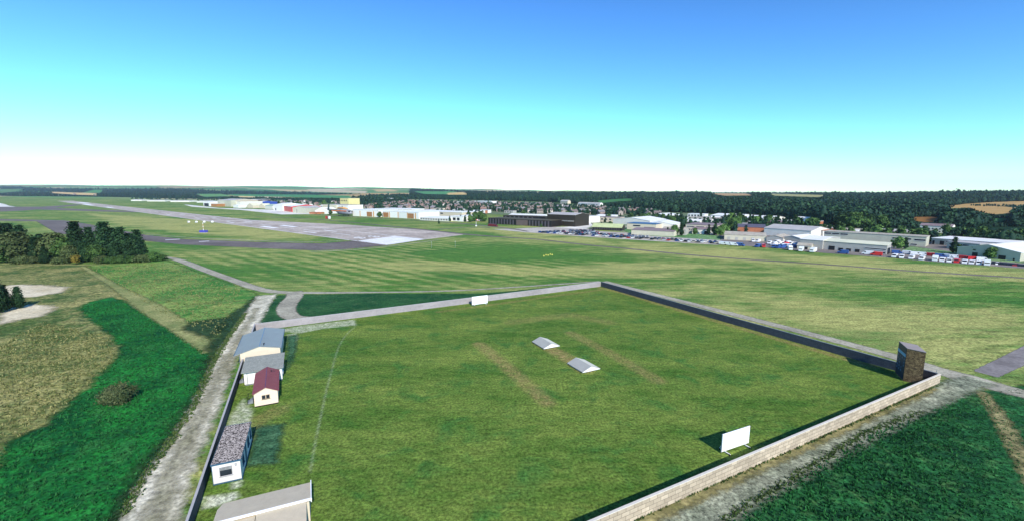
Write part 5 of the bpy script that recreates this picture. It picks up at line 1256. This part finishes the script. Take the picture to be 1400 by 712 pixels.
# scattered trees among the houses
EST = [(500,281),(520,278.5),(560,276),(640,277),(740,281),(860,288),(905,293),(900,297),(860,294),(800,294.5),(740,292),(640,288.5),(560,287),(500,286)]
VIL = [(0,265),(60,265.5),(140,266.5),(140,269),(60,268.5),(0,268)]
VIL2 = [(385,275.5),(440,276),(470,279),(470,283),(420,281),(385,280)]
def sample(poly, n):
    p = np.array(poly); x0, y0 = p.min(0); x1, y1 = p.max(0)
    px = rng.uniform(x0, x1, n*6); py = rng.uniform(y0, y1, n*6); k = inside(px, py, poly); x, y, z = back(px[k][:n], py[k][:n])
    ok = ~np.isnan(x); return np.stack([x[ok], y[ok], z[ok]], 1)
gt = np.vstack([sample(EST, 2000), sample(VIL2, 60), sample([(180,270.5),(380,273),(380,278),(300,276),(180,273.5)], 160)])
gt = np.vstack([gt, sample([(850,297),(1000,302),(1125,314),(1125,326),(1060,318),(1000,320),(930,310),(860,306)], 260), sample([(560,289),(660,292),(665,300),(635,297),(560,292)], 60), sample([(1240,322),(1400,332),(1460,336),(1460,342),(1400,338),(1240,329)], 90)])
gt = np.hstack([gt, rng.uniform(5, 9.5, (len(gt), 1))]); gt = gt[[free(a, b, 2) for a, b in gt[:, :2]]]

# ------------------------------------------------------------------ houses
H_W = [flat('buff_brick', (.34,.29,.24), .12, .5, .9), flat('pink_brick', (.34,.25,.21), .12, .5, .9), flat('pale_house_render', (.66,.6,.52), .08, .5, .8)]
H_R = [flat('brown_tile', (.17,.135,.125), .15, .6, .9), flat('grey_tile', (.20,.19,.2), .15, .6, .9), flat('rust_tile', (.25,.15,.115), .15, .6, .9)]
KINDS = [('buff brick house with brown tiled roof', 0, 0), ('pink brick house with grey tiled roof', 1, 1), ('pink brick house with rust-red tiled roof', 1, 2), ('pale rendered house with brown tiled roof', 2, 0), ('pale rendered house with rust-red tiled roof', 2, 2)]
def make_house(k):
    lab, w_, r_ = KINDS[k]; t = empty('house', (0,0,0), 0, lab, 'house')
    w, d, h, r = 9.6, 7.0, 4.6, 2.4
    m = MB(); m.prism([(-d/2,-1),(d/2,-1),(d/2,h),(0,h+r),(-d/2,h)], 'x', -w/2, w/2); m.obj('wall', H_W[w_], t)
    q = MB(); o = .35; s_ = r/(d/2); kk = .14
    for sg in (-1, 1):
        A_ = [(-w/2-o, sg*(d/2+o), h-s_*o), (w/2+o, sg*(d/2+o), h-s_*o), (w/2+o, 0, h+r), (-w/2-o, 0, h+r)]
        q.poly([(a,b,c+kk) for a,b,c in A_]); q.poly([(a,b,c+.01) for a,b,c in A_])
        for i in range(4): a, b = A_[i], A_[(i+1)%4]; q.poly([(a[0],a[1],a[2]+.01),(b[0],b[1],b[2]+.01),(b[0],b[1],b[2]+kk),(a[0],a[1],a[2]+kk)])
    rf = q.obj('roof', H_R[r_], t)
    m = MB(); m.box(w/2-2.4,w/2-1.5,-.5,.5,h+r-.6,h+r+1.1); m.obj('chimney', H_W[0], rf)
    for a, b in ((-3.6,-2.2),(-.7,.7),(2.2,3.6)):
        for c in (.9, 3.3): m = MB(); m.box(a,b,-d/2-.06,-d/2-.005,c,c+1.1); m.obj('window', GLASS, t)
    return remember(t)
HP = [make_house(k) for k in range(5)]
placed = []
for (x, y, z), where in [(q, 'in the housing estate below the dark wood') for q in sample(EST, 520)]+[(q, 'in the village beyond the runway') for q in sample(VIL, 26)]+[(q, 'among the trees behind the red hangar') for q in sample(VIL2, 26)]:
    if any(abs(x-a) < 13 and abs(y-b) < 22 for a, b in placed) or not free(x, y, 8): continue
    if len(placed) >= 290: break
    placed.append((x, y)); k = random.choices(range(5), (4, 3, 2, 2, 1))[0]
    o = first_or_dup(HP[k], loc=(float(x), float(y), float(z)), rz=random.choice([0, 0, math.pi/2, R(20), R(-15), R(75)])+random.uniform(-.1, .1), label=KINDS[k][0]+' '+where, group=KINDS[k][0].split(' with')[0]+'s '+where, scale=(1, 1, 1))
print('houses', len(placed))
pl = np.array(placed)
gt = gt[[float(np.min(np.hypot(pl[:, 0]-a, pl[:, 1]-b))) > 7 for a, b in gt[:, :2]]]
hl = sample([(1322,281.2),(1400,281.6),(1400,283.6),(1345,282.6)], 40); hl = np.hstack([hl, rng.uniform(3, 5, (len(hl), 1))]); gt = np.vstack([gt, hl])
merge_trees('garden_trees', gt, 'scattered garden trees and hedges among the houses and far sheds', nv=4, ncl=10, nlf=4, size=1.5, mat=L_FAR)

# ------------------------------------------------------------------ vehicles
def car_mesh(paint, nm, lab, cat='car', L=4.3, Wd=1.75, kind='hatch', wheels=True):
    t = empty(nm, (0,0,0), 0, lab, cat); w = Wd/2
    prof = {'hatch': [(-L/2,.3),(L/2,.3),(L/2,.72),(L/2-.2,.86),(L/2-1.2,.95),(-L/2+.15,.98),(-L/2,.8)],
            'van': [(-L/2,.35),(L/2,.35),(L/2,.95),(L/2-.15,1.15),(L/2-.8,1.3),(L/2-1.35,2.15),(L/2-1.7,2.3),(-L/2+.08,2.3),(-L/2,2.2)],
            'truck': [(-L/2,.45),(L/2-.05,.45),(L/2,1.1),(L/2-.1,2.3),(L/2-1.6,2.35),(L/2-1.6,.9),(-L/2,.9)]}[kind]
    m = MB(); m.prism(prof, 'y', -w, w); m.obj('body', paint, t, bevel=.05)
    m = MB()
    if kind == 'hatch':
        a = [(L/2-1.25,.95),(L/2-1.95,1.42),(-L/2+.55,1.44),(-L/2+.12,.98)]; i = len(m.v)
        for s_, ww in ((-1, .0), (1, .0)):
            for x, z in a: m.v.append((x, s_*(w-.06-(.14 if z > 1.2 else 0)), z))
        for q in ((0,1,2,3),(7,6,5,4),(0,4,5,1),(2,6,7,3),(1,5,6,2)): m.f.append(q); m.m.append(0)
        g = m.obj('windows', GLASS, t)
        m = MB(); m.box(-L/2+.62,L/2-2.0,-w+.22,w-.22,1.435,1.475); m.obj('roof', paint, t, bevel=.02)
    elif kind == 'van':
        m.poly([(L/2-.79,-w+.12,1.34),(L/2-.79,w-.12,1.34),(L/2-1.33,w-.16,2.13),(L/2-1.33,-w+.16,2.13)]); 
        m.v = [(x+.02, y, z+.01) for x, y, z in m.v]; m.obj('windscreen', GLASS, t)
        for sg in (-1, 1):
            m = MB(); m.poly([(L/2-1.0,sg*(w+.006),1.3),(L/2-1.45,sg*(w+.006),1.95),(L/2-2.1,sg*(w+.006),1.95),(L/2-2.1,sg*(w+.006),1.3)]); m.obj('side_window', GLASS, t)
        m = MB()
        m.box(-L/2-.012,-L/2-.003,-w+.2,-.05,1.35,1.9); m.obj('rear_window', GLASS, t); m = MB(); m.box(-L/2-.012,-L/2-.003,.05,w-.2,1.35,1.9); m.obj('rear_window', GLASS, t)
    else:
        m.box(-L/2,L/2-1.75,-w-.08,w+.08,.92,3.05); m.obj('cargo_box', flat('white_cargo_box', (.78,.78,.76), .05, 1, .5), t, bevel=.04)
        m = MB(); m.box(L/2-.085,L/2-.04,-w+.15,w-.15,1.4,2.1); m.obj('windscreen', GLASS, t)
    if wheels:
        r = .31 if kind == 'hatch' else .36 if kind == 'van' else .46
        for x in (-L/2+.8, L/2-.85):
            for sg in (-1, 1): m = MB(); m.tube((x, sg*(w-.2), r),(x, sg*(w+.01), r), r, r, 12); m.obj('wheel', TYRE, t)
    return remember(t)
CC = [('white', (.75,.75,.73), 20), ('silver', (.42,.43,.45), 22), ('black', (.015,.015,.018), 20), ('dark grey', (.08,.085,.09), 18), ('blue', (.03,.07,.22), 12), ('red', (.38,.03,.03), 8), ('beige', (.4,.36,.28), 4)]
CARS = {c: car_mesh(flat(c.replace(' ', '_')+'_car_paint', rgb, .05, 1, .25), 'parked_car', c+' parked car') for c, rgb, _ in CC}
A0 = Vector(gp(728, 318.2)); A1 = Vector(gp(984, 334.4)); ad = (A1-A0); AL = ad.length; ad.normalize(); an = Vector((-ad.y, ad.x))
rows = ['front', 'second', 'third', 'fourth', 'fifth', 'sixth']
ncar = 0
for k in range(6):
    off = 3.2+k*6.0+(k//2)*2.0; s = 1.5
    lim = (AL-1, AL-2, AL*.62, AL*.33, AL*.30, AL*.26)[k]; st = (0, 6, 9, 14, 16, 20)[k]
    s = st
    while s < lim:
        s += 2.75+random.uniform(-.1, .25)
        if random.random() < (.14 if k else .25): continue
        p = A0+ad*s+an*(off+random.uniform(-.3, .3)); px, _ = proj(p.x, p.y, 0)
        if not free(p.x, p.y, 2.5): continue
        c = random.choices([q[0] for q in CC], [q[2] for q in CC])[0]
        where = 'by the finned terminal' if px < 800 else 'before the timber lodge' if px < 860 else 'before the long pale shed' if px < 930 else 'before the cream office'
        az = math.atan2(an.y, an.x)+(math.pi if random.random() < .4 else 0)+random.uniform(-.04, .04)
        first_or_dup(CARS[c], loc=(p.x, p.y, .02), rz=az, label=f'{c} parked car in the {rows[k]} row {where}', group='cars in the long car park', scale=(1, 1, 1)); ncar += 1
print('cars', ncar)
VANW = car_mesh(flat('white_van_paint', (.8,.8,.78), .04, 1, .3), 'parked_van', '', 'van', 5.6, 2.1, 'van')
VANB = car_mesh(flat('blue_van_paint', (.035,.09,.28), .05, 1, .3), 'parked_van', '', 'van', 5.6, 2.1, 'van')
VANR = car_mesh(flat('red_van_paint', (.6,.03,.03), .05, 1, .3), 'parked_van', '', 'van', 5.6, 2.1, 'van')
TRK = car_mesh(bpy.data.materials['white_van_paint'], 'box_truck', '', 'truck', 7.2, 2.3, 'truck')
def park(p, px, py, az, lab, group='vehicles parked along the industrial yard', sc=1.0):
    x, y = gp(px, py); first_or_dup(p, loc=(x, y, .02), rz=az, label=lab, group=group, scale=(sc, sc, sc))
yaz = math.atan2(-17.6, 16.0)       # along the yard road
cross = yaz-math.pi/2
od = ['first','second','third','fourth','fifth','sixth','seventh','eighth','ninth','tenth','eleventh','twelfth']
for i, (px, py) in enumerate([(1223,352.2),(1232.5,353.2),(1246,354.2),(1260,355.6),(1278,356.8),(1288,357.8),(1297.6,358.6),(1307.8,359.5),(1318.6,360.4),(1328.5,361.2),(1338,362),(1349,363)]):
    v = VANR if i == 7 else TRK if i in (4, 11) else VANW
    park(v, px, py, cross+random.uniform(-.08, .08), ('red van' if i == 7 else 'white box truck' if i in (4, 11) else 'white van')+f', {od[i]} along the front row before the gabled shed', 'vehicles before the gabled shed', .86)
for i, (px, py) in enumerate([(1226,346.8),(1241,347.6),(1252,349),(1262,349.6),(1273,350.6),(1286,351.8),(1297,352.6),(1306,353.4),(1317,354.4),(1331,355.8),(1343,356.8)]):
    v = VANR if i in (4, 8, 9) else VANB if i in (0, 5) else VANW
    park(v, px, py, yaz+random.uniform(-.3, .3), ('red' if v is VANR else 'blue' if v is VANB else 'white')+f' van, {od[i]} along the rear row before the gabled shed', 'vehicles before the gabled shed', .82)
for i, px in enumerate(range(1358, 1400, 5)):
    c = 'black' if i not in (1, 6) else ('white' if i == 1 else 'red')
    x, y = gp(px, 362+(px-1358)*.09); first_or_dup(CARS[c], loc=(x, y, .02), rz=cross+random.uniform(-.2, .2), label=f'{c} car, {od[i]} in the line beside the gabled shed', group='cars beside the gabled shed', scale=(1, 1, 1))
mixw = [(1044,338.2,'R','red van with its back to the turf'),(1036,338,'B','blue van alone beside the turf'),(1052,333.6,'W','white van at the edge of the crowded yard'),(1058,335.6,'W',''),(1062,332.2,'W',''),(1066,334.4,'W',''),(1070,337.2,'W',''),(1075,337.6,'W',''),(1070,331.6,'W',''),(1058,339,'B',''),(1064,339.6,'B',''),(1069,339.4,'B',''),(1076,333.4,'W',''),(1081,335,'W',''),(1079,339,'B',''),(1088,335.6,'W','white van at the yard corner of the white-roofed shed'),(1086,338,'B',''),(1080,342,'T','white box truck standing out towards the turf, first of three'),(1095,343.6,'T','white box truck standing out towards the turf, second of three'),(1111.5,345,'T','white box truck standing out towards the turf, third of three'),(1029.5,330.8,'W','white van against the tan-roofed shed wall'),(1036,331.2,'W','second white van against the tan-roofed shed wall'),(1073,335.4,'R','red van in the middle of the crowded yard'),(1092,338,'W','white van beside the low brown hut')]
for px, py, k, lab in mixw:
    v = {'W': VANW, 'B': VANB, 'R': VANR, 'T': TRK}[k]
    park(v, px, py, cross+random.uniform(-.5, .5), lab or ('white' if k == 'W' else 'blue')+' van in the crowded yard before the grey gables', 'vehicles in the crowded yard', .85)
for px, py, v, lab in ((989,334.8,VANW,'white van at the car park end, first of three'),(996,335.4,VANW,'white van at the car park end, second of three'),(1003.5,336,VANW,'white van at the car park end, third of three'),(1012,336.6,VANB,'blue van at the end of the white vans'),(1152.5,346.8,VANB,'blue van before the row of dark doors'),(1186,348.2,VANW,'white van before the cream-roofed shed windows'),(1198,349.4,VANR,'red van before the cream-roofed shed windows')):
    park(v, px, py, yaz+(math.pi if px > 1150 else 0), lab, 'vehicles along the yard edge', .9)
bus = car_mesh(flat('dark_red_bus_paint', (.16,.02,.025), .1, 1, .4), 'coach', 'dark red coach parked at the end of the finned terminal', 'coach', 11, 2.5, 'van')
x, y = gp(674, 309.8); bus.location = (x, y, .02); bus.rotation_euler = (0, 0, math.atan2(431.6-480.6, 38.1+25.5))

# ------------------------------------------------------------------ rough growth on the near ground
def tufts(name, P, h, w, mat, label, blades=4):
    n = len(P); g = np.random.default_rng(len(P)); P = np.repeat(P, blades, 0); m = len(P)
    P = P+np.stack([g.normal(0, w*.9, m), g.normal(0, w*.9, m)], 1)
    a = g.uniform(0, 2*math.pi, m); hh = h*g.uniform(.5, 1.3, m); ww = w*g.uniform(.6, 1.3, m); lx, ly = g.normal(0, .35, (2, m))*hh
    dx, dy = np.cos(a)*ww, np.sin(a)*ww; z0 = np.full(m, .0)
    V = np.stack([np.stack([P[:, 0]-dx, P[:, 1]-dy, z0], 1), np.stack([P[:, 0]+dx, P[:, 1]+dy, z0], 1), np.stack([P[:, 0]+dx*.5+lx, P[:, 1]+dy*.5+ly, hh], 1), np.stack([P[:, 0]-dx*.6+lx, P[:, 1]-dy*.6+ly, hh*.85], 1)], 1).reshape(-1, 3)
    o = meshobj(name, V, np.arange(len(V), dtype=np.int32).reshape(-1, 4), mat)
    fattr(o, 'tone', np.repeat(np.clip(np.repeat(g.normal(.45, .25, n), blades)+g.normal(0, .12, m), 0, 1), 4)); return tag(o, label, 'grass', None, 'stuff')
def in_poly(poly, n, edge=0):
    p = np.array(poly); q = rng.uniform(p.min(0), p.max(0), (n, 2)); d_ = sdist(q[:, 0], q[:, 1], poly); return q[d_ > edge]
def along(line, n, spread):
    L = np.array(line); seg = np.hypot(*(L[1:]-L[:-1]).T); c = np.concatenate([[0], np.cumsum(seg)]); t = rng.uniform(0, c[-1], n)
    x = np.interp(t, c, L[:, 0]); y = np.interp(t, c, L[:, 1]); return np.stack([x+rng.normal(0, spread, n), y+rng.normal(0, spread, n)], 1)
G_DK = leafmat('crop_blades', (.004,.05,.014), (.028,.17,.035)); G_OL = leafmat('dry_blades', (.06,.09,.022), (.30,.28,.11)); G_GR = leafmat('verge_blades', (.02,.07,.015), (.14,.2,.05))
cropL = W_([(124,414),(166,410),(190,426),(230,450),(282,484),(280,520),(258,560),(222,612),(165,700)])+[(-40.6,40),(-44,30),(-75,30)]+W_([(0,640),(0,614),(62,584),(122,532),(160,493),(167,473),(152,457),(130,440),(110,424)])
cropR = W_([(1326,540),(1400,530),(1480,524),(1700,712)])+[(60,30),(22,25)]+W_([(990,712),(1065,668),(1182,594),(1262,564)])
tufts('crop_growth', np.vstack([in_poly(cropL, 24000), in_poly(cropR, 26000, .4)]), .26, .075, G_DK, 'tufted dark green growth over the two crop fields', 4)
mead = W_([(0,470),(60,440),(150,458),(160,490),(118,530),(56,582),(0,610)])
tufts('meadow_grass', np.vstack([in_poly(mead, 9000), in_poly(W_([(125,366),(228,360),(330,396),(300,460),(240,438),(172,398)]), 9000)]), .26, .11, G_OL, 'straw-tipped rough grass on the meadow', 3)
edges = np.vstack([along([(77.2,75.7),(11.9,41.55),(-10,29.95)], 600, .12), along([(-46.0,68.5),(-33.8,41.9)], 300, .12), along(W_([(336,428),(312,462),(290,500),(264,558),(228,612),(192,660),(168,706)]), 1500, .32), along(W_([(1262,562),(1182,592),(1060,668),(985,712)]), 700, .3), along([(34,157),(76,78)], 500, .15)])
tufts('verge_weeds', edges, .24, .065, G_GR, 'weeds and long grass along the wall foot and track edges', 4)

# ------------------------------------------------------------------ haze
m = bpy.data.materials.new('thin_air'); m.use_nodes = True; t_ = m.node_tree; t_.nodes.clear()
oo = t_.nodes.new('ShaderNodeOutputMaterial'); pv = t_.nodes.new('ShaderNodeVolumePrincipled')
pv.inputs['Color'].default_value = (.70, .86, 1, 1); pv.inputs['Density'].default_value = .000045; pv.inputs['Anisotropy'].default_value = .1
t_.links.new(pv.outputs[0], oo.inputs['Volume'])
hb = MB(); hb.box(-16500, 16500, -900, 8900, -60, 230); ho = hb.obj('haze', m); tag(ho, 'thin blue haze over the far hills', None, None, 'stuff')
S.cycles.volume_step_rate = 10
